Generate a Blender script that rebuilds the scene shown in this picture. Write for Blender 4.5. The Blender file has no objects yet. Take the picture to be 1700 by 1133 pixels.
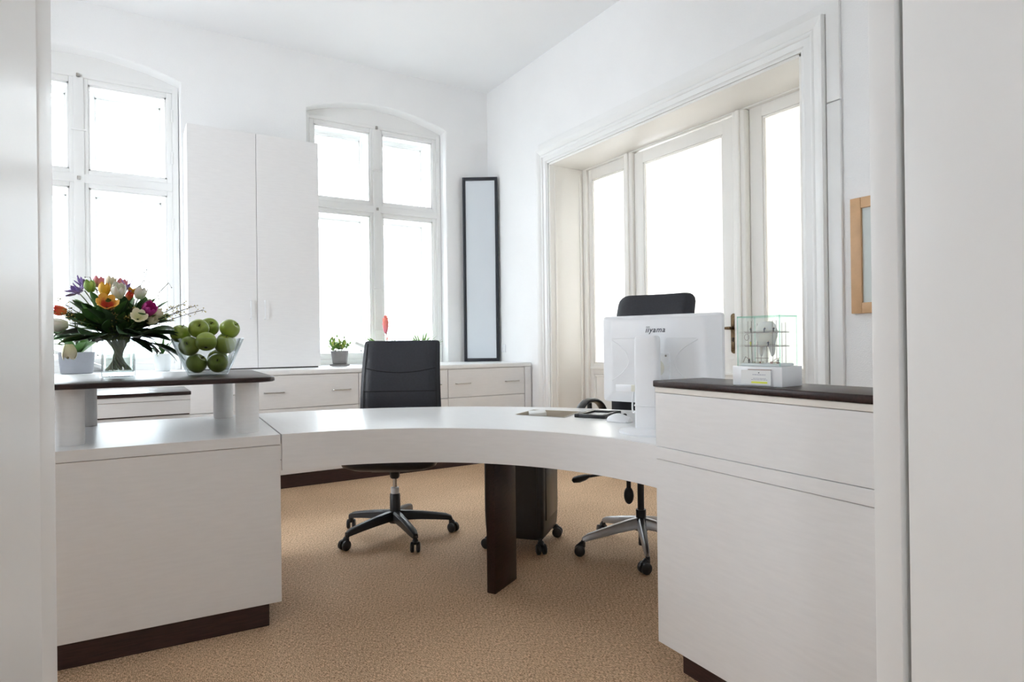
import bpy, bmesh, math, random
from mathutils import Matrix, Vector
random.seed(7)
PI = math.pi
S = bpy.context.scene
COL = S.collection

# ------------------------------------------------------------------ camera
YAW, PITCH, ROLL, FPX = 0.552798, -0.0025182, -0.01212683, 1036.0
EYE = 1.087
def _cam_rot():
    cy, sy = math.cos(YAW), math.sin(YAW); cp, sp = math.cos(PITCH), math.sin(PITCH); cr, sr = math.cos(ROLL), math.sin(ROLL)
    Rz = Matrix(((cy, -sy, 0), (sy, cy, 0), (0, 0, 1)))
    W = Matrix(((1, 0, 0), (0, 0, -1), (0, 1, 0)))
    Rx = Matrix(((1, 0, 0), (0, cp, -sp), (0, sp, cp)))
    Rr = Matrix(((cr, -sr, 0), (sr, cr, 0), (0, 0, 1)))
    m = Rr @ Rx @ W @ Rz
    return m.transposed() @ Matrix(((1, 0, 0), (0, -1, 0), (0, 0, -1)))
cam = bpy.data.cameras.new('camera'); cam_o = bpy.data.objects.new('camera', cam); COL.objects.link(cam_o)
cam_o.matrix_world = Matrix.Translation((0, 0, EYE)) @ _cam_rot().to_4x4()
cam.sensor_width = 36; cam.lens = 36 * FPX / 1700; cam.clip_start = 0.02
S.camera = cam_o

# ------------------------------------------------------------------ sky, exposure
w = bpy.data.worlds.new('overcast_sky'); S.world = w; w.use_nodes = True
bg = w.node_tree.nodes['Background']
bg.inputs['Color'].default_value = (0.875, 0.935, 1.0, 1); bg.inputs['Strength'].default_value = 15.8
S.view_settings.view_transform = 'Standard'; S.view_settings.look = 'None'
S.view_settings.gamma = 1.0; S.view_settings.use_curve_mapping = False
S.view_settings.exposure = 0.07
S.cycles.use_denoising = True
S.cycles.max_bounces = 14; S.cycles.diffuse_bounces = 9; S.cycles.glossy_bounces = 4
S.cycles.transparent_max_bounces = 24; S.cycles.transmission_bounces = 8
S.cycles.caustics_reflective = False; S.cycles.caustics_refractive = False
S.cycles.sample_clamp_indirect = 60.0
XL_ = -1.6
def portal(name, loc, rot, sx, sy):
    l = bpy.data.lights.new(name, 'AREA'); l.shape = 'RECTANGLE'; l.size = sx; l.size_y = sy
    l.cycles.is_portal = True
    o = bpy.data.objects.new(name, l); COL.objects.link(o); o.location = loc; o.rotation_euler = rot
portal('window_portal', (-0.305, 6.32, 2.15), (-PI/2, 0, 0), 1.4, 2.5)
portal('window_portal', (2.09, 6.32, 2.15), (-PI/2, 0, 0), 1.4, 2.5)

portal('added_side_window_portal', (XL_-.25, 3.75, 1.975), (0, -PI/2, 0), 2.05, .7)  # portal of the unseen side window, added to brighten the room
portal('hallway_portal', (-1.32, -1.375, 1.6), (0, -PI/2, 0), 1.0, .45)  # portal of the added hallway window
portal('adjacent_portal', (5.25, 6.0, 2.0), (-PI/2, 0, 0), 1.9, 2.4)  # portal of the opening added in the adjacent room

# ------------------------------------------------------------------ materials
def new_mat(name):
    m = bpy.data.materials.new(name); m.use_nodes = True
    nt = m.node_tree; b = nt.nodes['Principled BSDF']
    return m, nt, b
def paint(name, col, rough=0.5, var=0.03, scale=6.0, bump=0.0, bscale=80.0, metal=0.0, spec=0.5, stretch=None, coat=0.0):
    m, nt, b = new_mat(name)
    tc = nt.nodes.new('ShaderNodeTexCoord'); mp = nt.nodes.new('ShaderNodeMapping')
    nt.links.new(tc.outputs['Object'], mp.inputs['Vector'])
    if stretch: mp.inputs['Scale'].default_value = stretch
    n = nt.nodes.new('ShaderNodeTexNoise'); n.inputs['Scale'].default_value = scale; n.inputs['Detail'].default_value = 4
    nt.links.new(mp.outputs['Vector'], n.inputs['Vector'])
    r = nt.nodes.new('ShaderNodeValToRGB')
    r.color_ramp.elements[0].position = 0.3; r.color_ramp.elements[1].position = 0.7
    r.color_ramp.elements[0].color = tuple(max(0, c * (1 - var)) for c in col) + (1,)
    r.color_ramp.elements[1].color = tuple(min(1, c * (1 + var)) for c in col) + (1,)
    nt.links.new(n.outputs['Fac'], r.inputs['Fac']); nt.links.new(r.outputs['Color'], b.inputs['Base Color'])
    b.inputs['Roughness'].default_value = rough; b.inputs['Metallic'].default_value = metal
    b.inputs['Specular IOR Level'].default_value = spec; b.inputs['Coat Weight'].default_value = coat
    if bump:
        n2 = nt.nodes.new('ShaderNodeTexNoise'); n2.inputs['Scale'].default_value = bscale; n2.inputs['Detail'].default_value = 3
        nt.links.new(tc.outputs['Object'], n2.inputs['Vector'])
        bp = nt.nodes.new('ShaderNodeBump'); bp.inputs['Strength'].default_value = bump; bp.inputs['Distance'].default_value = 0.01
        nt.links.new(n2.outputs['Fac'], bp.inputs['Height']); nt.links.new(bp.outputs['Normal'], b.inputs['Normal'])
    return m
def clear_glass(name, tint=(1, 1, 1), base=0.04, edge=0.6, rough=0.0, deep=None):
    m = bpy.data.materials.new(name); m.use_nodes = True; nt = m.node_tree; nt.nodes.clear()
    out = nt.nodes.new('ShaderNodeOutputMaterial'); mix = nt.nodes.new('ShaderNodeMixShader')
    tr = nt.nodes.new('ShaderNodeBsdfTransparent'); tr.inputs['Color'].default_value = tint + (1,)
    gl = nt.nodes.new('ShaderNodeBsdfGlossy'); gl.inputs['Roughness'].default_value = rough; gl.inputs['Color'].default_value = (.95, .98, 1, 1)
    lw = nt.nodes.new('ShaderNodeLayerWeight'); lw.inputs['Blend'].default_value = 0.35
    mr = nt.nodes.new('ShaderNodeMapRange'); mr.inputs['To Min'].default_value = base; mr.inputs['To Max'].default_value = edge
    nt.links.new(lw.outputs['Facing'], mr.inputs['Value']); nt.links.new(mr.outputs['Result'], mix.inputs['Fac'])
    if deep:
        pw = nt.nodes.new('ShaderNodeMath'); pw.operation = 'POWER'; pw.inputs[1].default_value = 2.5; nt.links.new(lw.outputs['Facing'], pw.inputs[0])
        mc = nt.nodes.new('ShaderNodeMix'); mc.data_type = 'RGBA'; mc.inputs['A'].default_value = tint + (1,); mc.inputs['B'].default_value = deep + (1,)
        nt.links.new(pw.outputs[0], mc.inputs['Factor']); nt.links.new(mc.outputs['Result'], tr.inputs['Color'])
    nt.links.new(tr.outputs[0], mix.inputs[1]); nt.links.new(gl.outputs[0], mix.inputs[2]); nt.links.new(mix.outputs[0], out.inputs['Surface'])
    return m
def frosted(name):
    m = bpy.data.materials.new(name); m.use_nodes = True; nt = m.node_tree; nt.nodes.clear()
    out = nt.nodes.new('ShaderNodeOutputMaterial'); a = nt.nodes.new('ShaderNodeMixShader'); b = nt.nodes.new('ShaderNodeMixShader')
    tl = nt.nodes.new('ShaderNodeBsdfTranslucent'); tl.inputs['Color'].default_value = (1.0, .985, .95, 1)
    tr = nt.nodes.new('ShaderNodeBsdfTransparent'); tr.inputs['Color'].default_value = (1.0, .99, .97, 1)
    df = nt.nodes.new('ShaderNodeBsdfDiffuse'); df.inputs['Color'].default_value = (.9, .9, .88, 1)
    tc = nt.nodes.new('ShaderNodeTexCoord'); n = nt.nodes.new('ShaderNodeTexVoronoi'); n.inputs['Scale'].default_value = 90
    bp = nt.nodes.new('ShaderNodeBump'); bp.inputs['Strength'].default_value = .4; bp.inputs['Distance'].default_value = .004
    nt.links.new(tc.outputs['Object'], n.inputs['Vector']); nt.links.new(n.outputs['Distance'], bp.inputs['Height'])
    nt.links.new(bp.outputs['Normal'], tl.inputs['Normal'])
    a.inputs['Fac'].default_value = .35; b.inputs['Fac'].default_value = .12
    nt.links.new(tl.outputs[0], a.inputs[1]); nt.links.new(tr.outputs[0], a.inputs[2])
    nt.links.new(a.outputs[0], b.inputs[1]); nt.links.new(df.outputs[0], b.inputs[2]); nt.links.new(b.outputs[0], out.inputs['Surface'])
    return m
def carpet_mat():
    m, nt, b = new_mat('sisal_carpet')
    tc = nt.nodes.new('ShaderNodeTexCoord')
    def noise(sc, scale, detail=3):
        mp = nt.nodes.new('ShaderNodeMapping'); mp.inputs['Scale'].default_value = sc; mp.inputs['Rotation'].default_value = (0, 0, 0.0)
        n = nt.nodes.new('ShaderNodeTexNoise'); n.inputs['Scale'].default_value = scale; n.inputs['Detail'].default_value = detail
        nt.links.new(tc.outputs['Object'], mp.inputs['Vector']); nt.links.new(mp.outputs['Vector'], n.inputs['Vector']); return n
    n1 = noise((1, 4, 1), 100, 2); n2 = noise((5, 1, 1), 76, 2); n3 = noise((1, 1, 1), 1.2, 2)
    wv = nt.nodes.new('ShaderNodeTexWave'); wv.wave_type = 'BANDS'; wv.bands_direction = 'Y'; wv.inputs['Scale'].default_value = 62; wv.inputs['Distortion'].default_value = 1.5
    nt.links.new(tc.outputs['Object'], wv.inputs['Vector'])
    a1 = nt.nodes.new('ShaderNodeMath'); a1.operation = 'ADD'; nt.links.new(n1.outputs['Fac'], a1.inputs[0]); nt.links.new(n2.outputs['Fac'], a1.inputs[1])
    a2 = nt.nodes.new('ShaderNodeMath'); a2.operation = 'MULTIPLY_ADD'; a2.inputs[1].default_value = .22; nt.links.new(wv.outputs['Fac'], a2.inputs[0]); nt.links.new(a1.outputs[0], a2.inputs[2])
    a3 = nt.nodes.new('ShaderNodeMath'); a3.operation = 'MULTIPLY_ADD'; a3.inputs[1].default_value = .25; nt.links.new(n3.outputs['Fac'], a3.inputs[0]); nt.links.new(a2.outputs[0], a3.inputs[2])
    r = nt.nodes.new('ShaderNodeValToRGB'); e = r.color_ramp.elements
    e[0].position = .82; e[0].color = (.27, .158, .083, 1); e[1].position = .985; e[1].color = (.86, .615, .405, 1)
    mid = e.new(.9); mid.color = (.57, .375, .225, 1)
    mr = nt.nodes.new('ShaderNodeMath'); mr.operation = 'MULTIPLY'; mr.inputs[1].default_value = .74
    nt.links.new(a3.outputs[0], mr.inputs[0]); nt.links.new(mr.outputs[0], r.inputs['Fac']); nt.links.new(r.outputs['Color'], b.inputs['Base Color'])
    b.inputs['Roughness'].default_value = .72; b.inputs['Specular IOR Level'].default_value = .35
    bp = nt.nodes.new('ShaderNodeBump'); bp.inputs['Strength'].default_value = .5; bp.inputs['Distance'].default_value = .004
    nt.links.new(a2.outputs[0], bp.inputs['Height']); nt.links.new(bp.outputs['Normal'], b.inputs['Normal'])
    return m
def petal_mat(name, tip, base):
    m, nt, b = new_mat(name)
    tc = nt.nodes.new('ShaderNodeTexCoord'); sx = nt.nodes.new('ShaderNodeSeparateXYZ'); nt.links.new(tc.outputs['Generated'], sx.inputs[0])
    n = nt.nodes.new('ShaderNodeTexNoise'); n.inputs['Scale'].default_value = 6; nt.links.new(tc.outputs['Generated'], n.inputs['Vector'])
    ma = nt.nodes.new('ShaderNodeMath'); ma.operation = 'MULTIPLY_ADD'; ma.inputs[1].default_value = .5; nt.links.new(n.outputs['Fac'], ma.inputs[0]); nt.links.new(sx.outputs['Z'], ma.inputs[2])
    r = nt.nodes.new('ShaderNodeValToRGB'); r.color_ramp.elements[0].position = .35; r.color_ramp.elements[1].position = 1.05
    r.color_ramp.elements[0].color = base + (1,); r.color_ramp.elements[1].color = tip + (1,)
    nt.links.new(ma.outputs[0], r.inputs['Fac']); nt.links.new(r.outputs['Color'], b.inputs['Base Color'])
    b.inputs['Roughness'].default_value = .5; b.inputs['Subsurface Weight'].default_value = .25; b.inputs['Subsurface Radius'].default_value = (.01, .008, .006)
    return m

WALL = paint('wall_paint', (.89, .89, .89), .75, .012, 3, .25, 160)
CEIL = paint('ceiling_paint', (.90, .91, .92), .8, .01, 2)
LACQ = paint('white_lacquer', (.86, .86, .85), .35, .012, 4, .03, 30)
LACQ2 = paint('door_lacquer', (.85, .835, .80), .38, .012, 4, .03, 30)
MELA = paint('white_melamine', (.80, .79, .785), .42, .02, 12, 0, stretch=(1, 1, 8))
TOPW = paint('white_worktop', (.87, .87, .87), .28, .015, 10, stretch=(8, 1, 1))
CREAM = paint('cream_edging', (.80, .76, .70), .45, .02, 20)
WENGE = paint('dark_wenge', (.026, .011, .0095), .32, .45, 14, .05, 60, spec=.3, stretch=(1, 10, 10))
WENGEP = paint('dark_plinth', (.035, .014, .012), .45, .4, 14, .05, 60, stretch=(1, 1, 12))
SHADOW = paint('shadow_gap', (.05, .04, .035), .8, .05, 10)  # gap shade put into a dark colour; the keyhole uses it too
STEEL = paint('brushed_steel', (.45, .43, .40), .3, .05, 60, metal=1)
ALU = paint('polished_aluminium', (.42, .42, .43), .33, .04, 30, metal=1)
CHROME = paint('chrome', (.7, .7, .72), .12, .02, 30, metal=1)
LEATH = paint('black_leather', (.014, .0155, .022), .42, .2, 90, .12, 400)
PLAST = paint('black_plastic', (.016, .017, .02), .38, .1, 40, .05, 300)
PLASTG = paint('dark_grey_plastic', (.03, .031, .034), .3, .08, 40)
SEAM = paint('black_thread', (.004, .004, .006), .7, .1, 40)
CARPET = carpet_mat()
GLASS = clear_glass('window_glass', (.99, 1, 1), .03, .4)
VASEG = clear_glass('vase_glass', (.97, .985, .985), .04, .35, .01, (.16, .20, .21))
CASEG = clear_glass('case_glass', (.985, 1, .995), .03, .35)
EDGEG = clear_glass('green_glass_edge', (.78, .94, .89), .08, .35)
WATER = clear_glass('water', (.95, .975, .95), .02, .2, 0, (.45, .52, .48))
FROST = frosted('frosted_glass')
BRASS = paint('aged_brass', (.15, .10, .055), .42, .3, 60, .2, 200, metal=1)
WOODF = paint('beech_frame', (.62, .38, .20), .45, .1, 12, stretch=(10, 1, 1))
OAKP = paint('pale_oak', (.74, .68, .59), .5, .08, 8, stretch=(1, 10, 1))
PAPER = paint('white_paper', (.82, .83, .82), .8, .01, 6)
BLUEP = paint('acrylic_panel', (.70, .745, .79), .12, .01, 3)
DARKF = paint('charcoal_frame', (.018, .021, .03), .4, .1, 20)
PCW = paint('white_plastic', (.80, .81, .83), .34, .01, 20)
PCG = paint('ivory_plastic', (.72, .70, .60), .4, .02, 20)
INK = paint('grey_print', (.085, .09, .11), .6, .05, 20)
INKL = paint('pale_grey_print', (.42, .42, .50), .7, .05, 20)
YELL = paint('yellow_highlight', (.80, .84, .10), .6, .05, 20)
BROWNP = paint('brown_print', (.25, .12, .07), .5, .05, 20)
BEIGE = paint('beige_well', (.50, .44, .36), .5, .05, 12)
APPLE = paint('green_apple_skin', (.225, .30, .038), .3, .22, 14)
APPLED = paint('apple_calyx', (.05, .045, .015), .8, .3, 30)
POTG = paint('grey_ceramic', (.24, .225, .23), .6, .06, 30)
POTR = paint('ribbed_grey_ceramic', (.25, .26, .29), .55, .05, 10)
POTW = paint('white_ceramic', (.74, .78, .80), .3, .02, 10)
SOIL = paint('dark_soil', (.03, .02, .013), .95, .4, 60)
LEAF_D = paint('dark_leaf', (.026, .064, .020), .38, .35, 14)
LEAF_M = paint('green_leaf', (.06, .15, .035), .42, .3, 14)
LEAF_L = paint('fresh_leaf', (.17, .33, .06), .5, .3, 20)
LEAF_Y = paint('yellow_green_leaf', (.42, .50, .12), .5, .3, 20)
STEMG = paint('stem_green', (.12, .17, .055), .5, .3, 20)
TWIG = paint('brown_twig', (.06, .045, .025), .7, .3, 20)
BUD = paint('straw_bud', (.42, .33, .10), .6, .3, 40)
TOOTH = paint('tooth_enamel', (.88, .87, .84), .3, .02, 10)
_tb = TOOTH.node_tree.nodes['Principled BSDF']; _tb.inputs['Subsurface Weight'].default_value = .8; _tb.inputs['Subsurface Radius'].default_value = (.03, .028, .024); _tb.inputs['Subsurface Scale'].default_value = 1.0
RED = paint('brick_red', (.40, .12, .07), .7, .2, 30)
BLUEF = paint('figure_blue', (.04, .06, .13), .7, .2, 30)
DKF = paint('figure_dark', (.05, .05, .06), .7, .2, 30)
SCAF = paint('scaffold_metal', (.28, .25, .24), .5, .2, 30, metal=.5)
SKIN = paint('figure_skin', (.5, .3, .2), .6, .1, 20)
FACADE = paint('pale_render', (.62, .61, .60), .9, .03, 2)
STREET = paint('street_paving', (.28, .27, .26), .9, .15, 1)
FPANE = paint('far_window_pane', (.30, .33, .36), .3, .1, 1)
BROM = petal_mat('bromeliad_bract', (.85, .25, .16), (.80, .20, .30))
P_WHITE = petal_mat('white_petal', (.85, .83, .76), (.70, .72, .52))
P_CREAM = petal_mat('cream_petal', (.82, .76, .56), (.62, .62, .34))
P_YEL = petal_mat('yellow_petal', (.86, .50, .04), (.72, .42, .03))
P_STRIPE = petal_mat('flame_petal', (.86, .46, .06), (.50, .045, .018))
P_STRIPE.node_tree.nodes['Color Ramp'].color_ramp.elements[0].position = .62; P_STRIPE.node_tree.nodes['Color Ramp'].color_ramp.elements[1].position = 1.2
P_PINK = petal_mat('pink_petal', (.72, .22, .26), (.80, .38, .34))
P_MAG = petal_mat('magenta_petal', (.62, .06, .36), (.48, .04, .22))
P_RED = petal_mat('red_petal', (.70, .06, .03), (.78, .22, .05))
P_PUR = petal_mat('purple_petal', (.26, .17, .46), (.34, .26, .46))
P_LIME = petal_mat('lime_petal', (.30, .46, .10), (.20, .36, .06))

# ------------------------------------------------------------------ helpers
class MB:
    def __init__(s): s.bm = bmesh.new()
    def _xf(s, vs, m):
        if m is not None: bmesh.ops.transform(s.bm, matrix=m, verts=vs)
    def box(s, a, b, bev=0.0, seg=2, m=None):
        c = [(a[i] + b[i]) / 2 for i in range(3)]; d = [abs(b[i] - a[i]) for i in range(3)]
        r = bmesh.ops.create_cube(s.bm, size=1.0, matrix=Matrix.Translation(c) @ Matrix.Diagonal((d[0], d[1], d[2], 1)))
        vs = r['verts']
        if bev:
            bev = min(bev, min(d) * .48)
            es = list({e for v in vs for e in v.link_edges})
            q = bmesh.ops.bevel(s.bm, geom=es, offset=bev, segments=seg, profile=.5, affect='EDGES')
            vs = list({v for f in q['faces'] for v in f.verts} | {v for v in vs if v.is_valid})
        s._xf(vs, m); return s
    def rings(s, rings, cap0=True, cap1=True, closed=True):
        R = [[s.bm.verts.new(p) for p in ring] for ring in rings]
        n = len(R[0])
        for i in range(len(R) - 1):
            for j in range(n if closed else n - 1):
                k = (j + 1) % n
                s.bm.faces.new((R[i][j], R[i][k], R[i+1][k], R[i+1][j]))
        if closed and cap0: s.bm.faces.new(list(reversed(R[0])))
        if closed and cap1: s.bm.faces.new(R[-1])
        return s
    def lathe(s, prof, n=32, c=(0, 0, 0), m=None, cap0=True, cap1=True):
        rr = []
        for (r, z) in prof:
            ring = [Vector((c[0] + r * math.cos(2*PI*j/n), c[1] + r * math.sin(2*PI*j/n), c[2] + z)) for j in range(n)]
            if m is not None: ring = [m @ p for p in ring]
            rr.append(ring)
        return s.rings(rr, cap0 and prof[0][0] > 1e-6 or cap0, cap1)
    def tube(s, pts, r, n=8, cap=True, flat=1.0):
        pts = [Vector(p) for p in pts]; N = len(pts)
        rs = r if isinstance(r, (list, tuple)) else [r] * N
        up = Vector((0, 0, 1)); rr = []; prev = None
        for i, p in enumerate(pts):
            t = (pts[min(i+1, N-1)] - pts[max(i-1, 0)]).normalized()
            if prev is None:
                a = t.cross(up) if abs(t.z) < .95 else t.cross(Vector((1, 0, 0)))
            else: a = prev - t * prev.dot(t)
            a.normalize(); prev = a; b = t.cross(a)
            rr.append([p + a * (rs[i] * math.cos(2*PI*j/n)) + b * (rs[i] * flat * math.sin(2*PI*j/n)) for j in range(n)])
        return s.rings(rr, cap, cap)
    def cyl(s, p0, p1, r0, r1=None, n=24): return s.tube([p0, p1], [r0, r0 if r1 is None else r1], n)
    def prism(s, poly, z0, z1, m=None):
        a = [Vector((x, y, z0)) for x, y in poly]; b = [Vector((x, y, z1)) for x, y in poly]
        if m is not None: a = [m @ p for p in a]; b = [m @ p for p in b]
        return s.rings([a, b])
    def ball(s, c, r, n=16, k=10):
        rx, ry, rz = r if isinstance(r, (list, tuple)) else (r, r, r)
        rr = []
        for i in range(1, k):
            t = PI * i / k
            rr.append([Vector((c[0] + rx*math.sin(t)*math.cos(2*PI*j/n), c[1] + ry*math.sin(t)*math.sin(2*PI*j/n), c[2] - rz*math.cos(t))) for j in range(n)])
        return s.rings(rr)
    def mesh(s, name, ang=38, smooth=True):
        bmesh.ops.recalc_face_normals(s.bm, faces=s.bm.faces[:])
        me = bpy.data.meshes.new(name); s.bm.to_mesh(me); s.bm.free()
        if smooth:
            me.polygons.foreach_set('use_smooth', [True] * len(me.polygons))
            me.set_sharp_from_angle(angle=math.radians(ang))
        return me
    def build(s, name, mat, parent=None, ang=38, loc=None, rot=None, smooth=True):
        return obj(name, s.mesh(name, ang, smooth), mat, parent, loc, rot)
def obj(name, me, mat, parent=None, loc=None, rot=None):
    if mat is not None:
        me.materials.clear(); me.materials.append(mat)
    o = bpy.data.objects.new(name, me); COL.objects.link(o)
    if parent is not None: o.parent = parent
    if loc is not None: o.location = loc
    if rot is not None: o.rotation_euler = rot
    return o
def tag(o, label=None, cat=None, group=None, kind=None):
    if label: o['label'] = label
    if cat: o['category'] = cat
    if group: o['group'] = group
    if kind: o['kind'] = kind
    return o
def thing(name, label, cat, loc=(0, 0, 0), rz=0, group=None, kind=None):
    o = bpy.data.objects.new(name, None); COL.objects.link(o); o.location = loc; o.rotation_euler = (0, 0, rz)
    o.empty_display_size = .1
    return tag(o, label, cat, group, kind)
def B(name, a, b, mat, parent=None, bev=0.0, seg=2, m=None):
    return MB().box(a, b, bev, seg, m).build(name, mat, parent)
def bez(p0, p1, p2, n=8):
    p0, p1, p2 = Vector(p0), Vector(p1), Vector(p2)
    return [p0*(1-t)**2 + p1*2*t*(1-t) + p2*t*t for t in [i/n for i in range(n+1)]]
def rrect(x0, x1, y0, y1, r, n=6):
    out = []
    for (cx, cy, a0) in ((x1-r, y1-r, 0), (x0+r, y1-r, PI/2), (x0+r, y0+r, PI), (x1-r, y0+r, 1.5*PI)):
        for i in range(n+1):
            a = a0 + PI/2*i/n; out.append((cx + r*math.cos(a), cy + r*math.sin(a)))
    return out
def fill_holes(bm, outer, holes, to3):
    es = []
    for loop in [outer] + holes:
        vs = [bm.verts.new(to3(p)) for p in loop]
        es += [bm.edges.new((vs[i], vs[(i+1) % len(vs)])) for i in range(len(vs))]
    bmesh.ops.triangle_fill(bm, edges=es, use_beauty=True)

# ------------------------------------------------------------------ the room
XL, XR, YF, YB, ZC = -1.6, 3.27, 0.50, 5.75, 3.73
tag(B('floor', (XL-.2, -2.2, -.1), (XR+.5, YB+.5, 0), CARPET), 'tan woven sisal carpet covering the office floor', kind='structure')
tag(B('ceiling', (XL-.2, .08, ZC), (XR+.5, YB+.55, ZC+.15), CEIL), 'plain white ceiling', kind='structure')
wl = MB(); wl.box((XL-.2, .08, 0), (XL, 3.4, ZC)); wl.box((XL-.2, 4.1, 0), (XL, YB+.55, ZC)); wl.box((XL-.2, 3.4, 0), (XL, 4.1, .95)); wl.box((XL-.2, 3.4, 3.0), (XL, 4.1, ZC))  # unseen window opening, added to let more daylight into the room
tag(wl.build('wall_left', WALL), 'white side wall with an added tall window opening for fill light', kind='structure')
# window wall with two segmental-arched niches
ARCHES = [(-.305, .69), (2.09, .69)]; ZS, RISE, ZSILL = 3.245, .125, .90
def arch_poly(cx, hw, z0, off=0.0, n=20):
    hw2 = hw + off; R = (hw*hw + RISE*RISE)/(2*RISE); cz = ZS + RISE - R; R2 = R + off
    a = math.asin(hw2 / R2)
    pts = [(cx + hw2, z0)]
    pts += [(cx + R2*math.sin(a - 2*a*i/n), cz + R2*math.cos(a - 2*a*i/n)) for i in range(n+1)]
    pts += [(cx - hw2, z0)]
    return pts
bm = bmesh.new()
wb = MB(); wb.bm = bm
holes = [arch_poly(cx, hw, ZSILL, .012) for cx, hw in ARCHES]
fill_holes(bm, [(XL-.2, 0), (XR+.5, 0), (XR+.5, ZC), (XL-.2, ZC)], holes, lambda p: (p[0], YB, p[1]))
fill_holes(bm, [(XL-.2, 0), (XR+.5, 0), (XR+.5, ZC), (XL-.2, ZC)], [arch_poly(cx, hw, ZSILL) for cx, hw in ARCHES], lambda p: (p[0], YB+.5, p[1]))
for cx, hw in ARCHES:
    secs = [(.012, 0), (.006, .003), (.002, .008), (0, .016), (0, .5)]
    wb.rings([[(x, YB+d, z) for x, z in arch_poly(cx, hw, ZSILL, off)] for off, d in secs], False, False)
tag(wb.build('wall_back', WALL, ang=60), 'white window wall with two arched window niches', kind='structure')
# right wall with the wide glazed doorway
YD0, YD1, ZD = 2.13, 4.63, 2.71
wr = MB()
wr.box((XR, -.0, 0), (XR+.45, YD0, ZC)); wr.box((XR, YD1, 0), (XR+.45, YB+.5, ZC)); wr.box((XR, YD0, ZD), (XR+.45, YD1, ZC))
tag(wr.build('wall_right', WALL), 'white textured wall around the glazed double-panel doorway', kind='structure')
# near wall with the open doorway the camera looks through
JL, JR, ZH = -.040, .925, 2.35
wf = MB()
wf.box((XL-.2, .10, 0), (JL-.04, YF-.006, ZC)); wf.box((JR+.04, .10, 0), (XR+.45, YF-.006, ZC)); wf.box((JL-.04, .10, ZH+.04), (JR+.04, YF-.006, ZC))
tag(wf.build('wall_front', WALL), 'white wall around the open doorway in the foreground', kind='structure')
# room beyond the frosted glass; its window opening is added to light the panes
ar = MB(); ar.box((6.5, .6, 0), (6.6, 5.85, ZC)); ar.box((XR+.45, .6, 0), (6.5, .7, ZC)); ar.box((XR+.5, .6, ZC), (6.6, 5.85, ZC+.1))
ar.box((XR+.45, 5.75, 0), (4.3, 5.85, ZC)); ar.box((6.2, 5.75, 0), (6.6, 5.85, ZC)); ar.box((4.3, 5.75, 0), (6.2, 5.85, .8)); ar.box((4.3, 5.75, 3.2), (6.2, 5.85, ZC))
tag(ar.build('wall_adjacent', WALL), 'white walls of the bright room beyond the frosted glass, with an added window opening', kind='structure')
tag(B('floor_adjacent', (XR+.5, .6, -.1), (6.6, 5.85, 0), OAKP), 'wooden floor of the room beyond the frosted glass', kind='structure')
# hallway behind the camera; its window opening is added as front fill light
hw_ = MB(); hw_.box((-1.3, -2.2, 0), (-1.2, .10, 1.1)); hw_.box((-1.3, -2.2, 2.1), (-1.2, .10, 2.9)); hw_.box((-1.3, -2.2, 1.1), (-1.2, -1.6, 2.1)); hw_.box((-1.3, -1.15, 1.1), (-1.2, .10, 2.1)); hw_.box((2.2, -2.2, 0), (2.3, .10, 2.9)); hw_.box((-1.3, -2.3, 0), (2.3, -2.2, 2.9))
tag(hw_.build('wall_hallway', WALL), 'white hallway walls behind the viewpoint with an added window opening for fill light', kind='structure')
tag(B('ceiling_hallway', (-1.3, -2.3, 2.9), (2.3, .10, 3.0), CEIL), 'white hallway ceiling behind the viewpoint', kind='structure')
fr = thing('door_1', 'open white doorway lining framing the view in the foreground', None, (0, 0, 0), kind='structure')
B('jamb', (JL-.04, .423, 0), (JL, YF, ZH), LACQ, fr, .003)
B('jamb', (JL-.04, .10, 0), (JL-.0, .419, ZH), LACQ, fr, .003)
B('jamb', (JR, .462, 0), (JR+.04, YF, ZH), LACQ, fr, .003)
B('jamb', (JR, .10, 0), (JR+.04, .452, ZH), LACQ, fr, .002)
B('lintel', (JL-.04, .10, ZH), (JR+.04, YF, ZH+.04), LACQ, fr, .003)
for y0, y1 in ((.51, 1.93), (4.80, 5.74)):
    tag(B('baseboard_right', (XR-.018, y0, 0), (XR, y1, .12), LACQ, bev=.004), 'white baseboard along the right wall', kind='structure')

# ---- windows (double casements) in the niches
def sash(parent, x0, x1, z0, z1, y, fw, th, name='sash'):
    m = MB()
    m.box((x0, y, z0), (x0+fw, y+th, z1), .005); m.box((x1-fw, y, z0), (x1, y+th, z1), .005)
    m.box((x0+fw*.98, y, z0), (x1-fw*.98, y+th, z0+fw), .005); m.box((x0+fw*.98, y, z1-fw), (x1-fw*.98, y+th, z1), .005)
    # glazing bead
    b = .012
    for (a, c) in (((x0+fw, y+.012, z0+fw), (x0+fw+b, y+th-.005, z1-fw)), ((x1-fw-b, y+.012, z0+fw), (x1-fw, y+th-.005, z1-fw)),
                   ((x0+fw, y+.012, z0+fw), (x1-fw, y+th-.005, z0+fw+b)), ((x0+fw, y+.012, z1-fw-b), (x1-fw, y+th-.005, z1-fw))):
        m.box(a, c)
    o = m.build(name, LACQ, parent)
    B('pane', (x0+fw, y+th*.5, z0+fw), (x1-fw, y+th*.5+.004, z1-fw), GLASS, o)
    return o
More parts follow.
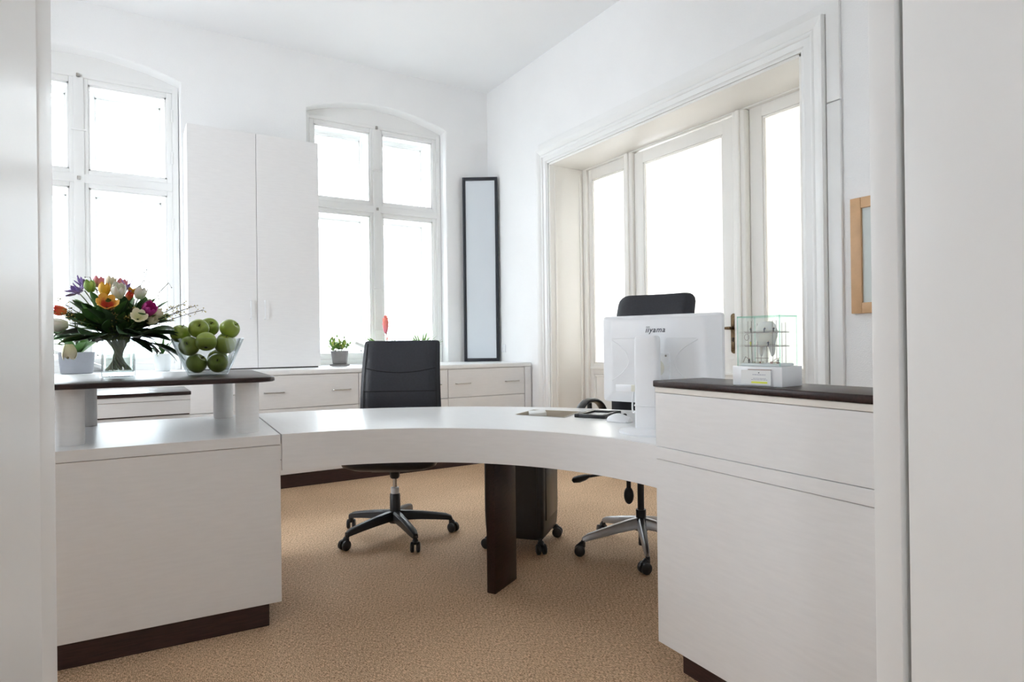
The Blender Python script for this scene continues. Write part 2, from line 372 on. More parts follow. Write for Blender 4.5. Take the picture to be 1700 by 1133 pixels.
def window(name, cx, hw, label):
    t = thing(name, label, None, (cx, YB, 0), kind='structure')
    yf = .125; x0, x1 = -hw+.005, hw-.005; zt, zb = 3.225, ZSILL+.0
    # outer frame and arched head infill
    m = MB(); m.box((x0, yf, zb), (x0+.045, yf+.30, zt), .004); m.box((x1-.045, yf, zb), (x1, yf+.30, zt), .004)
    m.box((x0+.04, yf, zt-.035), (x1-.04, yf+.30, zt), .004); m.box((x0+.04, yf, zb), (x1-.04, yf+.30, zb+.05), .004)
    m.build('frame', LACQ, t)
    m = MB(); ap = [(x-cx, z) for x, z in arch_poly(cx, hw-.003, zt-.01, 0)]
    m.rings([[(x, yf+.012, z) for x, z in ap], [(x, yf+.05, z) for x, z in ap]]); m.build('arch_panel', LACQ, t)
    B('transom', (x0+.045, yf-.012, 2.372), (x1-.045, yf+.06, 2.44), LACQ, t, .008)
    B('transom', (x0+.045, yf+.20, 2.37), (x1-.045, yf+.25, 2.44), LACQ, t, .006)
    B('mullion', (-.035, yf-.014, zb+.05), (.035, yf+.055, zt-.035), LACQ, t, .008)
    B('mullion', (-.028, yf+.2, zb+.05), (.028, yf+.25, zt-.035), LACQ, t, .006)
    B('window_sill', (-hw+.012, .004, ZSILL), (hw-.012, yf+.02, ZSILL+.028), LACQ, t, .006)
    for a, b in ((x0+.045, -.02), (.02, x1-.045)):
        for c, d in ((zb+.05, 2.38), (2.432, zt-.035)):
            sash(t, a, b, c, d, yf+.004, .042, .045)
            sash(t, a+.028, b-.028, c+.02, d-.02, yf+.205, .048, .04)
    for z, a in ((2.78, -.5), (1.62, .1), (1.22, -.4)):
        B('latch', (-.05, yf-.030, -.008), (.05, yf-.016, .008), LACQ, t, .004).location = (0, 0, z)
        t.children[-1].rotation_euler = (0, a*-1, 0)
    for z in (3.20, 2.405):
        MB().cyl((0, yf-.02, z-.012), (0, yf-.02, z+.012), .012, n=12).build('bolt', STEEL, t)
    for sx in (-1, 1):
        for z in (1.25, 2.1, 2.65, 3.0):
            MB().cyl((sx*(hw-.052), yf-.006, z-.05), (sx*(hw-.052), yf-.006, z+.05), .007, n=10).build('hinge', LACQ, t)
    return t
window('window_1', *ARCHES[0], 'arched casement window behind the flower vase and apple bowl')
window('window_2', *ARCHES[1], 'arched casement window behind the black chair near the room corner')

# ---- glazed partition with door in the right wall
XP = XR + .40
g = thing('door_2', 'white glazed partition with frosted panes and a middle door', None, (XP, YD0, 0), kind='structure')
def L(y): return y - YD0
m = MB()
m.box((-.03, 0, 0), (.05, .08, ZD), .004); m.box((-.03, L(YD1)-.07, 0), (.05, L(YD1), ZD), .004)
m.box((-.03, .07, ZD-.03), (.05, L(YD1)-.06, ZD), .004)
m.build('frame', LACQ2, g)
for yy, ww in ((3.975, .10), (2.85, .105)):
    p = B('post', (-.05, L(yy)-ww/2, 0), (.05, L(yy)+ww/2, ZD-.03), LACQ2, g, .012, 3)
    B('bead', (-.066, L(yy)-.018, 0), (-.045, L(yy)+.018, ZD-.03), LACQ2, p, .007, 3)
def leaf(name, y0, y1, z1, st, xo, top, bot=.885):
    a, b = L(y0), L(y1)
    m = MB()
    m.box((xo, a, .01), (xo+.042, a+st, z1), .004); m.box((xo, b-st, .01), (xo+.042, b, z1), .004)
    m.box((xo, a+st*.98, top), (xo+.042, b-st*.98, z1), .004); m.box((xo, a+st*.98, bot-.10), (xo+.042, b-st*.98, bot), .004)
    m.box((xo, a+st*.98, .01), (xo+.042, b-st*.98, .18), .004)
    o = m.build(name, LACQ2, g)
    bd = MB()
    for (p, q) in (((a+st, bot), (a+st+.014, top)), ((b-st-.014, bot), (b-st, top)), ((a+st, bot), (b-st, bot+.014)), ((a+st, top-.014), (b-st, top))):
        bd.box((xo+.006, p[0], p[1]), (xo+.03, q[0], q[1]), .004)
    bd.build('glazing_bead', LACQ2, o)
    B('pane', (xo+.018, a+st, bot), (xo+.024, b-st, top), FROST, o)
    pn = B('lower_panel', (xo+.016, a+st, .18), (xo+.03, b-st, bot-.10), LACQ2, o)
    for (p, q) in (((a+st, .18), (a+st+.02, bot-.1)), ((b-st-.02, .18), (b-st, bot-.1)), ((a+st, .18), (b-st, .2)), ((a+st, bot-.12), (b-st, bot-.1))):
        B('moulding', (xo+.002, p[0], p[1]), (xo+.02, q[0], q[1]), LACQ2, o, .006)
    B('moulding', (xo-.014, a+.01, bot-.055), (xo+.004, b-.01, bot-.03), LACQ2, o, .006)
    return o
leaf('side_panel', 4.03, 4.56, ZD-.03, .045, .0, 2.585)
dl = leaf('middle_door', 2.905, 3.922, ZD-.045, .105, -.02, 2.565)
leaf('side_panel', 2.21, 2.795, ZD-.03, .10, .0, 2.60)
# handle on the middle door
m = MB(); m.box((-.012, -.022, -.125), (0, .022, .125), .005, 3); m.prism([(-.022, .12), (.022, .12), (.016, .134), (0, .142), (-.016, .134)], -.010, 0, Matrix(((0, 0, 1, 0), (1, 0, 0, 0), (0, 1, 0, 0), (0, 0, 0, 1))))
m.prism([(-.022, -.12), (-.016, -.134), (0, -.142), (.016, -.134), (.022, -.12)], -.010, 0, Matrix(((0, 0, 1, 0), (1, 0, 0, 0), (0, 1, 0, 0), (0, 0, 0, 1))))
hp = m.build('handle_plate', BRASS, g, loc=(-.021, L(2.925), 1.132)); hp['label'] = 'aged brass handle plate'
lv = MB(); lv.cyl((0, 0, 0), (-.05, 0, 0), .011, n=14)
lv.tube([(-.045, -.008, 0), (-.05, .01, 0), (-.05, .04, .0), (-.05, .10, -.002), (-.05, .125, -.003)], [.010, .011, .0085, .009, .0105], 10); lv.build('lever', BRASS, hp, loc=(-.010, 0, .038))
kh = MB(); kh.cyl((-.0165, 0, -.035), (-.010, 0, -.035), .008, n=12); kh.box((-.0165, -.004, -.062), (-.010, .004, -.035)); kh.build('keyhole', SHADOW, hp)
rg = MB()
for z in (.075, -.085): rg.box((-.018, -.012, z-.026), (-.011, .012, z+.026), .003)
rg.build('relief', BRASS, hp)
# lining of the deep opening
ln = thing('trim_1', 'white panelled lining of the deep glazed doorway', None, (XR, YD0, 0), kind='structure')
B('lining', (-.005, L(YD1), 0), (.45, L(YD1)+.02, ZD), LACQ2, ln, .003)
ln.children[-1].location.y = -.02
B('lining', (-.005, .0, 0), (.45, .02, ZD), LACQ2, ln, .003)
B('lining', (-.005, .0, ZD-.02), (.45, L(YD1), ZD), LACQ2, ln, .003)
for x0 in (.045, .33):
    B('moulding', (x0, L(YD1)-.030, 0), (x0+.018, L(YD1)-.018, ZD-.06), LACQ2, ln, .005)
# moulded casing, mitred
cs = thing('trim_2', 'white moulded casing around the glazed doorway', None, (XR, 0, 0), kind='structure')
PROF = [(.0, .0), (.0, .014), (.018, .016), (.022, .022), (.060, .022), (.064, .030), (.078, .034), (.086, .030), (.090, .036), (.112, .040), (.128, .048), (.140, .048), (.144, .040), (.144, 0)]
def casing_side(y, sgn, zt):
    rr = []
    for d, h in PROF: rr.append(([-h, y + sgn*d, 0], [-h, y + sgn*d, zt + d]))
    m = MB(); m.rings([[a for a, b in rr], [b for a, b in rr]]); return m.build('side_casing', LACQ, cs, 50)
casing_side(YD1, 1, ZD); casing_side(YD0, -1, ZD)
m = MB(); m.rings([[(-h, YD0-d, ZD+d) for d, h in PROF], [(-h, YD1+d, ZD+d) for d, h in PROF]]); m.build('head_casing', LACQ, cs, 50)
B('outer_board', (-.020, YD0-.225, 2.37), (0, YD0-.149, 2.925), LACQ, cs, .004)
B('outer_board', (-.020, YD0-.225, 0), (0, YD0-.149, 2.364), LACQ, cs, .004)
B('outer_board', (-.014, YD0-.147, ZD+.149), (0, YD1+.147, ZD+.205), LACQ, cs, .003)
# light switch
sw = thing('light_switch', 'small white switch plate on the right wall beside the black-framed panel', 'switch', (XR, 5.46, 1.027))
B('plate', (-.010, -.04, -.04), (0, .04, .04), PCW, sw, .003); B('rocker', (-.016, -.028, -.028), (-.008, .028, .028), PCW, sw, .003)

# neighbouring building across the street, barely visible through the glare
nb = thing('neighbouring_building', 'pale apartment facade glimpsed through the glare of the windows', 'building', (3.0, 23, -5))
B('wall', (-20, 0, 0), (20, .5, 13.2), FACADE, nb)
B('cornice', (-20, -.35, 12.8), (20, .0, 13.4), FACADE, nb, .05)
tag(B('ground', (-40, 6.3, -5.1), (50, 40, -5.0), STREET), 'grey street far below the windows', kind='structure')
for i in range(13):
    for j in range(3):
        x = -16.8 + 2.8*i; z = 1.2 + 3.5*j
        f = B('window_frame', (x-.65, -.06, z), (x+.65, .02, z+2.1), FACADE, nb)
        for k in (-.32, .32):
            B('pane', (x+k-.27, -.075, z+.1), (x+k+.27, -.055, z+2.0), FPANE, f)

# ================================================================== reception desk
R_ = math.radians
lc = thing('reception_counter', 'white reception counter with a raised dark shelf on four posts', 'counter', (.505, 2.547, 0), R_(-2.92))
B('body', (-1.0, .003, .088), (0, .85, .6985), MELA, lc, .0012, 1)
B('plinth', (-1.0, .014, 0), (-.045, .80, .088), WENGEP, lc, .001, 1)
B('worktop', (-1.0, 0, .7005), (0, .858, .74), TOPW, lc, .0012, 1)
B('edge_band', (-1.0, -.001, .701), (.0, .002, .7393), MELA, lc)
for x, y in ((-.103, .150), (-.689, .150), (-.149, .768), (-.705, .768)):
    MB().lathe([(.044, .7402), (.044, .943)], 40, (x, y, 0)).build('post', MELA, lc)
m = MB(); P = rrect(-1.08, .0, .062, .96, .075, 8)
m.rings([[(x, y, z) for x, y in rrect(-1.08+i, .0-i, .062+i, .96-i, .075, 8)] for i, z in ((.004, .942), (0, .945), (0, .957), (.0015, .960), (.005, .962))])
m.build('raised_shelf', WENGE, lc)

CX, CY, RI, RO = .47, 1.525, 1.0165, 1.872
cd = thing('curved_desk', 'curved white desk joining the two reception counters', 'desk', (CX, CY, 0))
def arc(r, a0, a1, n=48): return [(r*math.cos(R_(a0+(a1-a0)*i/n)), r*math.sin(R_(a0+(a1-a0)*i/n))) for i in range(n+1)]
HOLE = [(1.585-CX, 2.545-CY), (1.706-CX, 2.312-CY), (1.905-CX, 2.452-CY), (1.770-CX, 2.665-CY)]
outer = arc(RI+.02, 87.75, -1.15) + list(reversed(arc(RO, 87.45, -1.65)))
m = MB()
for z in (.74, .70): fill_holes(m.bm, outer, [HOLE], lambda p, z=z: (p[0], p[1], z))
m.rings([[(x, y, z) for x, y in outer] for z in (.70, .74)], False, False)
m.rings([[(x, y, z) for x, y in HOLE] for z in (.70, .74)], False, False)
bmesh.ops.remove_doubles(m.bm, verts=m.bm.verts[:], dist=1e-5)
m.build('worktop', TOPW, cd)
a, b = arc(RI, 87.75, -1.15), arc(RI+.0195, 87.75, -1.15)
ring = a + list(reversed(b)); m = MB(); m.rings([[(x, y, z) for x, y in ring] for z in (.60, .7402)]); m.build('fascia', MELA, cd, 30)
# cable well under the opening
def inset(poly, d):
    c = Vector((sum(p[0] for p in poly)/4, sum(p[1] for p in poly)/4)); return [tuple(c + (Vector(p)-c)*(1-d)) for p in poly]
m = MB(); m.rings([[(x, y, z) for x, y in q] for q, z in ((inset(HOLE, -.03), .742), (inset(HOLE, .04), .742), (inset(HOLE, .05), .69))], False, True)
cw = m.build('cable_well', BEIGE, cd); 
MB().box((-.09, -.012, -.05), (.09, .012, .05), .002, m=Matrix.Translation((1.33-CX, 2.355-CY, 0))).bm.free()
sp = MB(); sp.box((0, 0, 0), (.20, .042, .70), .002); spo = sp.build('support_panel', WENGE, cd); spo.location = (1.3435-CX, 2.338-CY, 0); spo.rotation_euler = (0, 0, R_(30.5))

rc = thing('reception_counter', 'tall white reception counter with closed upper front and dark top', 'counter', (1.479, 1.505, 0), R_(-2.54))
YE = -.925
B('body', (.002, YE, .097), (.84, 0, .6985), MELA, rc, .0012, 1)
B('plinth', (.062, YE, 0), (.80, -.05, .097), WENGEP, rc, .001, 1)
B('worktop', (0, YE, .7005), (.856, 0, .74), TOPW, rc, .0012, 1)
B('edge_band', (-.001, YE, .701), (.002, 0, .7395), MELA, rc)
B('upper_body', (.001, YE, .7415), (.22, -.001, .9165), MELA, rc, .0012, 1)
B('edge_band', (.0, YE, .918), (.222, 0, .9355), CREAM, rc, .001, 1)
B('counter_top', (-.006, YE, .936), (.228, .004, .957), WENGE, rc, .004, 3)

# items on the curved desk
card = MB(); card.box((-.042, -.034, -.010), (.042, .034, .010), .002); co = card.build('card_box', PAPER); co.location = (1.722, 2.560, .735); co.rotation_euler = (R_(6), R_(-4), R_(-30))
tag(co, 'small white box lying in the open well of the curved desk', 'box')
fo = thing('letter_tray', 'flat black-rimmed tray beside the white mouse on the curved desk', 'tray', (1.872, 2.275, .74), R_(28))
m = MB()
for (a, b) in (((-.105, -.075, 0), (.105, -.05, .016)), ((-.105, .05, 0), (.105, .075, .016)), ((-.105, -.052, 0), (-.075, .052, .016)), ((.075, -.052, 0), (.105, .052, .016))): m.box(a, b, .003)
m.build('rim', PLASTG, fo); B('base', (-.1, -.07, .001), (.1, .07, .006), PAPER, fo)
ms = thing('computer_mouse', 'white wireless mouse next to the monitor stand', 'mouse', (1.800, 2.045, .74), R_(-75))
m = MB(); rr = []
for i in range(9):
    t = i/8; x = -.055 + .11*t; wd = .030*math.sin(PI*(.08+.84*t))**.45; h = .034*math.sin(PI*(.1+.78*t))**.6
    rr.append([(x, wd*math.cos(PI*j/8), .003 + h*math.sin(PI*j/8)) for j in range(9)])
m.rings(rr); m.build('shell', PCW, ms, 60)
MB().box((-.05, -.027, 0), (.05, .027, .008), .003).build('base', PCW, ms)
MB().cyl((.028, -.003, .029), (.028, .003, .029), .009, n=14).build('scroll_wheel', PLAST, ms)

# monitor, back towards the camera
mo = thing('computer_monitor', 'white flat-screen monitor seen from behind on a column stand', 'monitor', (1.655, 1.720, .74), R_(-70.9))
m = MB()
def oct_(x0, x1, z0, z1, y, c=.012): return [(x, y, z) for x, z in rrect(x0, x1, z0, z1, c, 3)]
m.rings([oct_(-.246, .243, .105, .445, .128), oct_(-.250, .246, .103, .448, .124), oct_(-.250, .246, .103, .448, .104), oct_(-.247, .247, .108, .443, .098), oct_(-.205, .205, .135, .436, .080), oct_(-.195, .195, .145, .430, .077)])
bk = m.build('housing', PCW, mo, 25)
B('screen', (-.237, .127, .125), (.237, .130, .43), PLAST, mo)
B('mount_plate', (-.055, .068, .185), (.055, .079, .30), PCW, mo, .004)
sc_ = MB()
for x in (-.042, .042):
    for z in (.195, .290): sc_.cyl((x, .066, z), (x, .0685, z), .004, n=10)
sc_.build('screw', STEEL, mo)
MB().cyl((0, .012, .243), (0, .07, .243), .035, n=28).build('pivot', PCG, mo)
for pts in (bez((-.197, .078, .352), (-.045, .078, .272), (-.197, .078, .19), 16), bez((.165, .078, .352), (-.01, .078, .27), (.150, .078, .185), 16), [(-.195, .078, .357), (-.07, .078, .358), (-.05, .078, .358)], [(.04, .078, .358), (.16, .078, .357)]):
    MB().tube(pts, .0022, 6).build('ridge', PCW, mo)
MB().tube(bez((-.195, .079, .175), (-.1, .079, .155), (0, .079, .15), 8), .002, 6).build('ridge', PCW, mo)
B('port_panel', (-.18, .0745, .146), (.02, .08, .175), PCW, mo, .004)
B('plug', (-.098, .05, .150), (-.078, .078, .176), PCG, mo, .003)
m = MB(); P = rrect(-.047, .047, -.022, .022, .012, 4)
m.rings([[(x, y, z) for x, y in P] for z in (.012, .35)] + [[(x*.93, y*.9, .362) for x, y in P], [(x*.8, y*.75, .367) for x, y in P]]); m.build('column', PCW, mo)
MB().tube([(x*1.02, y*1.05, .105) for x, y in P] + [(P[0][0]*1.02, P[0][1]*1.05, .105)], .003, 6).build('cable_loop', PCW, mo)
m = MB(); m.rings([[(1.18*r*math.cos(2*PI*j/48), .95*r*math.sin(2*PI*j/48)+.01, z) for j in range(48)] for r, z in ((.098, 0), (.1, .003), (.1, .009), (.094, .014), (.05, .020), (.04, .022))]); m.build('stand_base', PCW, mo)
MB().tube(bez((-.088, .055, .15), (-.095, .035, .05), (-.06, .02, .08), 10) + bez((-.06, .02, .08), (-.04, .03, .13), (-.03, .05, .15), 6)[1:], .0035, 8).build('cable', PCW, mo)
def text(name, s, size, mat, parent, loc, rot, shear=0.0, ext=.0004, bold=0.0, align='CENTER'):
    c = bpy.data.curves.new(name, 'FONT'); c.body = s; c.size = size; c.shear = shear; c.extrude = ext; c.offset = bold; c.space_character = 1.12; c.align_x = align; c.align_y = 'CENTER'
    o = bpy.data.objects.new(name + '_tmp', c); COL.objects.link(o)
    dg = bpy.context.evaluated_depsgraph_get(); me = bpy.data.meshes.new_from_object(o.evaluated_get(dg)); me.name = name
    bpy.data.objects.remove(o); bpy.data.curves.remove(c)
    return obj(name, me, mat, parent, loc, rot)
lg = text('logo', '\u0131\u0131yama', .0295, INK, mo, (-.006, .0768, .389), (PI/2, 0, 0), .25, .0004, .0004)
m = MB()
for x in (-.0395, -.0313):
    for (a, b) in (((-.003, -.0033), (.003, -.0024)), ((-.003, .0024), (.003, .0033)), ((-.003, -.0033), (-.002, .0033)), ((.002, -.0033), (.003, .0033))):
        m.box((x+a[0], .0764, .3995+a[1]), (x+b[0], .0768, .3995+b[1]))
m.build('logo', INK, mo)

# ================================================================== sideboard along the window wall
XS = [3.182 - .796*i for i in range(6)]
names = ['white drawer unit at the corner end of the long sideboard', 'white drawer unit half hidden behind the black chair back', 'white drawer unit between the dark shelf end and the black chair', 'white drawer unit behind the right posts of the raised shelf', 'white drawer unit behind the dark-topped low cabinet']
def drawer_unit(i):
    x0, x1 = XS[i+1], XS[i]; W = x1-x0
    t = thing('drawer_unit', names[i], 'drawers', (x0, 4.94, 0), 0, 'drawer units of the window sideboard')
    B('carcass', (.001, .0215, .10), (W-.001, .80, .861), MELA, t)
    B('plinth', (0, .004, 0), (W, .70, .099), WENGEP, t)
    for z0, z1 in ((.104, .352), (.3565, .604), (.6085, .857)):
        d = B('drawer', (.0025, 0, z0), (W-.0025, .021, z1), MELA, t, .001, 1)
        zh = z0 + .122
        for xa in (.074, .585):
            h = MB(); h.tube([(xa, .0, zh), (xa, -.022, zh), (xa+.006, -.028, zh), (xa+.134, -.028, zh), (xa+.14, -.022, zh), (xa+.14, 0, zh)], .0042, 8); h.build('handle', STEEL, d)
    return t
for i in range(5): drawer_unit(i)
ep = B('end_panel', (3.186, 4.936, 0), (3.252, 5.745, .861), MELA, bev=.001); tag(ep, 'white end panel closing the sideboard at the right wall', 'panel')
wt = B('sideboard_top', (XS[5], 4.935, .8625), (3.254, 5.748, .897), TOPW, bev=.0015); tag(wt, 'long white sideboard top running under both windows', 'worktop')
# tall cupboard on the sideboard
cb = thing('tall_cupboard', 'tall white two-door cupboard standing on the sideboard between the windows', 'cupboard', (.405, 5.40, .897))
B('carcass', (.0, .021, .009), (1.0, .346, 1.916), MELA, cb, .001, 1)
B('base', (.01, .03, 0), (.99, .34, .009), SHADOW, cb)  # dark strip whose colour stands in for the shadow gap
for k, (a, b) in enumerate(((0, .4985), (.5015, 1.0))):
    d = B('door', (a, 0, .010), (b, .0195, 1.916), MELA, cb, .001, 1)
    hx = .448 if k == 0 else .556
    h = MB(); h.tube([(hx, 0, .41), (hx, -.022, .41), (hx, -.027, .416), (hx, -.027, .549), (hx, -.022, .555), (hx, 0, .555)], .005, 8); h.build('handle', PCW, d)
# dark-topped low cabinet behind the counter
lw = thing('low_cabinet', 'low white cabinet with a thin dark top behind the raised shelf', 'cabinet', (.305, 4.0, 0))
B('body', (-.95, .012, .08), (-.001, .50, .698), MELA, lw, .001); B('plinth', (-.95, .05, 0), (-.03, .46, .08), WENGEP, lw)
B('recess_shade', (-.95, .02, .6985), (-.004, .49, .706), WENGEP, lw)  # dark strip painted in for the shade under the drawer
B('drawer', (-.95, .0, .7065), (0, .50, .7835), MELA, lw, .001, 1); B('rail', (-.95, -.002, .785), (0, .50, .812), MELA, lw, .001, 1)
B('cabinet_top', (-.96, -.006, .8125), (.004, .51, .832), WENGE, lw, .002)
# framed panel across the corner
pdx, pdy = 3.24-2.94, 5.50-5.70; pl = math.hypot(pdx, pdy)
fp = thing('framed_panel', 'tall narrow pale panel in a black frame standing in the room corner', 'panel', (2.94, 5.70, .897), math.atan2(pdy, pdx))
for (a, b) in (((0, 0, 0), (.030, .028, 1.89)), ((pl-.030, 0, 0), (pl, .028, 1.89)), ((.03, 0, 0), (pl-.03, .028, .034)), ((.03, 0, 1.856), (pl-.03, .028, 1.89))): B('frame_bar', a, b, DARKF, fp, .002)
B('inset', (.03, .010, .034), (pl-.03, .018, 1.856), BLUEP, fp)
# picture on the right wall
pf = thing('picture_frame', 'beech picture frame on the right wall cut off by the doorway jamb', 'picture', (XR, 1.857, 1.217))
for (a, b) in (((-.024, -.056, 0), (0, 0, .603)), ((-.024, -.50, 0), (0, -.444, .603)), ((-.024, -.444, 0), (0, -.056, .056)), ((-.024, -.444, .547), (0, -.056, .603))): B('frame_bar', a, b, WOODF, pf, .003)
B('sheet', (-.010, -.445, .055), (-.004, -.055, .548), PAPER, pf); B('glazing', (-.0135, -.446, .054), (-.0115, -.054, .549), CASEG, pf)

# ================================================================== chairs
def castor(parent, x, y, ang, mat_w, s=1.0, hood=PLAST):
    c, sn = math.cos(ang), math.sin(ang)
    def T(p): return (x + p[0]*c - p[1]*sn, y + p[0]*sn + p[1]*c, p[2])
    m = MB(); m.cyl(T((0, 0, .045*s)), T((0, 0, .078*s)), .011*s, n=12)
    m.tube([T((.0, 0, .05*s)), T((.012*s, 0, .055*s)), T((.03*s, 0, .047*s))], [.016*s, .017*s, .008*s], 10)
    o = m.build('castor', hood, parent)
    for k in (-1, 1):
        w_ = MB(); w_.tube([T((.018*s, k*.006*s, .027*s)), T((.018*s, k*.010*s, .027*s)), T((.018*s, k*.022*s, .027*s)), T((.018*s, k*.026*s, .027*s))], [.022*s, .027*s, .027*s, .020*s], 20); w_.build('wheel', mat_w, o)
def cushion(w0, w1, h, th, bulge=.02, rad=.05, n=7, curve=.05, topw=None):
    """upright padded back: x across, z up from 0, front towards -y"""
    m = MB(); rows = 24; rr = []
    for i in range(rows+1):
        t = .5 - .5*math.cos(PI*i/rows); z = h*t
        hw = (w0 + (w1-w0)*t)/2
        e = min(1, (1-t)*h/rad); hw -= rad*(1-math.sqrt(max(0, 1-(1-e)**2))) if e < 1 else 0
        e0 = min(1, t*h/rad); hw -= rad*.6*(1-math.sqrt(max(0, 1-(1-e0)**2))) if e0 < 1 else 0
        tt = th*(.55 + .45*math.sin(PI*min(1, .12+t*.76)))
        if i in (0, rows): tt *= .5
        yc = -curve*math.sin(PI*t*.9) + curve*.9*t*t
        ring = []
        K = 12
        for j in range(K+1):
            u = -1 + 2*j/K; x = hw*u; y = yc - tt*.5*(1-abs(u)**6)**.5 - 0.02*(abs(u)**2.5)*1.0
            ring.append((x, y, z))
        for j in range(K+1):
            u = 1 - 2*j/K; x = hw*u; y = yc + tt*.5*(1-abs(u)**6)**.5 - 0.02*(abs(u)**2.5)
            if j in (0, K): continue
            ring.append((x, y, z))
        rr.append(ring)
    m.rings(rr); return m
def back_y(z, h, th, curve, u):
    t = z/h; tt = th*(.55 + .45*math.sin(PI*min(1, .12+t*.76)))
    return -curve*math.sin(PI*t*.9) + curve*.9*t*t - tt*.5*(1-abs(u)**6)**.5 - .02*abs(u)**2.5
def seat_mesh(w_, d_, z0, z1):
    m = MB(); rr = []
    for s_, z in ((.55, z0-.035), (.80, z0-.02), (.97, z0), (1.0, z0+.02), (1.0, z1-.025), (.96, z1-.006), (.85, z1), (.4, z1-.006)):
        rr.append([(x*s_, y*s_, z) for x, y in rrect(-w_/2, w_/2, -d_/2, d_/2, .09, 5)])
    m.rings(rr); return m
def star_base(t, ang0, rad, mat, zh, zt, wh, wt, hh, ht, wheel, world_rz, blade=False):
    for k in range(5):
        a = R_(ang0 + 72*k) - world_rz; c, s_ = math.cos(a), math.sin(a)
        m = MB(); rr = []
        for q in (0.02, .2, .45, .7, .9, 1.0):
            r = .015 + (rad-.01)*q; z = zh + (zt-zh)*(q**1.5 if not blade else q**1.15); ww = wh+(wt-wh)*q; h_ = hh+(ht-hh)*q
            if q == 1.0: ww *= .7; z -= .006; h_ *= .8
            pr = [(-ww, -h_*.5), (-ww*.85, h_*.3), (-ww*.45, h_*.5), (ww*.45, h_*.5), (ww*.85, h_*.3), (ww, -h_*.5)]
            rr.append([(r*c - y*s_, r*s_ + y*c, z + zz) for y, zz in pr])
        m.rings(rr); m.build('base_arm', mat, t)
        castor(t, rad*c, rad*s_, a + random.uniform(-1.2, 1.2), wheel)
# --- chair behind the curved desk
rz = -YAW
c1 = thing('office_chair', 'black office chair with black star base behind the middle of the curved desk', 'chair', (1.288, 3.373, 0), rz)
star_base(c1, 268, .315, PLAST, .118, .085, .030, .021, .05, .03, PLAST, rz)
MB().lathe([(.034, .075), (.036, .10), (.030, .135), (.029, .235), (.025, .24)], 28).build('column_sleeve', PLAST, c1)
MB().lathe([(.0235, .236), (.0235, .272), (.020, .275)], 24).build('label_band', PCW, c1)
MB().lathe([(.013, .27), (.013, .34)], 20).build('gas_lift', CHROME, c1)
MB().lathe([(.022, .325), (.028, .335), (.028, .375), (.022, .392)], 20).build('column_bushing', PLAST, c1)
m = MB(); m.box((-.11, -.14, .385), (.11, .14, .415), .01); m.tube([(-.10, .02, .40), (-.2, .03, .405), (-.27, .03, .410)], [.008, .007, .007], 8); m.box((-.30, .015, .402), (-.255, .045, .416), .005); m.build('mechanism', PLAST, c1)
seat_mesh(.52, .50, .425, .505).build('seat', LEATH, c1, 60)
m = MB(); m.box((-.04, .2, .40), (.04, .28, .43), .01); m.tube([(0, .25, .415), (0, .30, .45), (0, .315, .60)], [.03, .03, .025], 10, flat=.4); m.build('back_bracket', PLAST, c1)
H1 = .595; bkp = cushion(.500, .462, H1, .075, curve=.05, rad=.02).build('backrest', LEATH, c1, 60, loc=(0, .25, .515), rot=(R_(-4), 0, 0))
def seam(fn, hw, h, th, curve, par, n=20, r=.0032):
    pts = []
    for i in range(n+1):
        u = -1 + 2*i/n; z = fn(u); pts.append((hw*u, back_y(z, h, th, curve, u*hw/.24) - .0005, z))
    MB().tube(pts, r, 6).build('seam', SEAM, par)
seam(lambda u: .425 - .028*(1-u*u), .215, H1, .075, .05, bkp)
seam(lambda u: .285 + 0*u, .222, H1, .075, .05, bkp)
for k in (-1, 1):
    pts = []
    for i in range(17):
        z = .02 + (H1-.04)*i/16; hw = (.5 + (.462-.5)*z/H1)/2; u = .90; pts.append((k*hw*u, back_y(z, H1, .075, .05, u) - .0005, z))
    MB().tube(pts, .003, 6).build('seam', SEAM, bkp)
# --- chair behind the monitor
rz2 = R_(-66)
c2 = thing('office_chair', 'black high-back office chair with armrests and silver star base behind the monitor', 'chair', (2.26, 2.41, 0), rz2)
star_base(c2, 160, .315, ALU, .148, .085, .024, .012, .055, .03, PLASTG, rz2, True)
MB().lathe([(.036, .11), (.036, .165), (.026, .175), (.026, .215)], 28).build('column_sleeve', PLAST, c2)
MB().lathe([(.014, .03), (.014, .12)], 16).build('column_foot', PLAST, c2)
MB().lathe([(.017, .21), (.017, .40)], 20).build('gas_lift', PLAST, c2)
m = MB(); m.box((-.10, -.15, .39), (.10, .15, .425), .012); m.build('mechanism', PLAST, c2)
m = MB(); m.ball((-.06, -.015, .282), (.026, .026, .046), 18, 12); m.cyl((-.06, -.015, .31), (-.06, -.015, .40), .012, n=10); m.build('tension_knob', PLAST, c2)
m = MB(); m.tube([(-.08, -.09, .40), (-.18, -.10, .392), (-.255, -.11, .375)], [.008, .007, .008], 8); m.tube([(-.235, -.108, .382), (-.262, -.113, .372), (-.295, -.118, .360), (-.325, -.122, .352), (-.335, -.123, .350)], [.010, .024, .030, .024, .008], 14, flat=.65); m.build('lever', PLAST, c2)
seat_mesh(.50, .48, .445, .53).build('seat', LEATH, c2, 60)
m = MB(); m.tube([(0, .20, .42), (0, .30, .44), (0, .335, .55), (0, .33, .85)], [.035, .035, .032, .025], 10, flat=.35); m.build('back_bracket', PLAST, c2)
H2 = .79; b2 = cushion(.47, .455, H2, .085, curve=.055, rad=.055).build('backrest', LEATH, c2, 60, loc=(-.03, .255, .565), rot=(R_(-5), 0, 0))
seam(lambda u: .42 - .02*(1-u*u), .205, H2, .085, .055, b2)
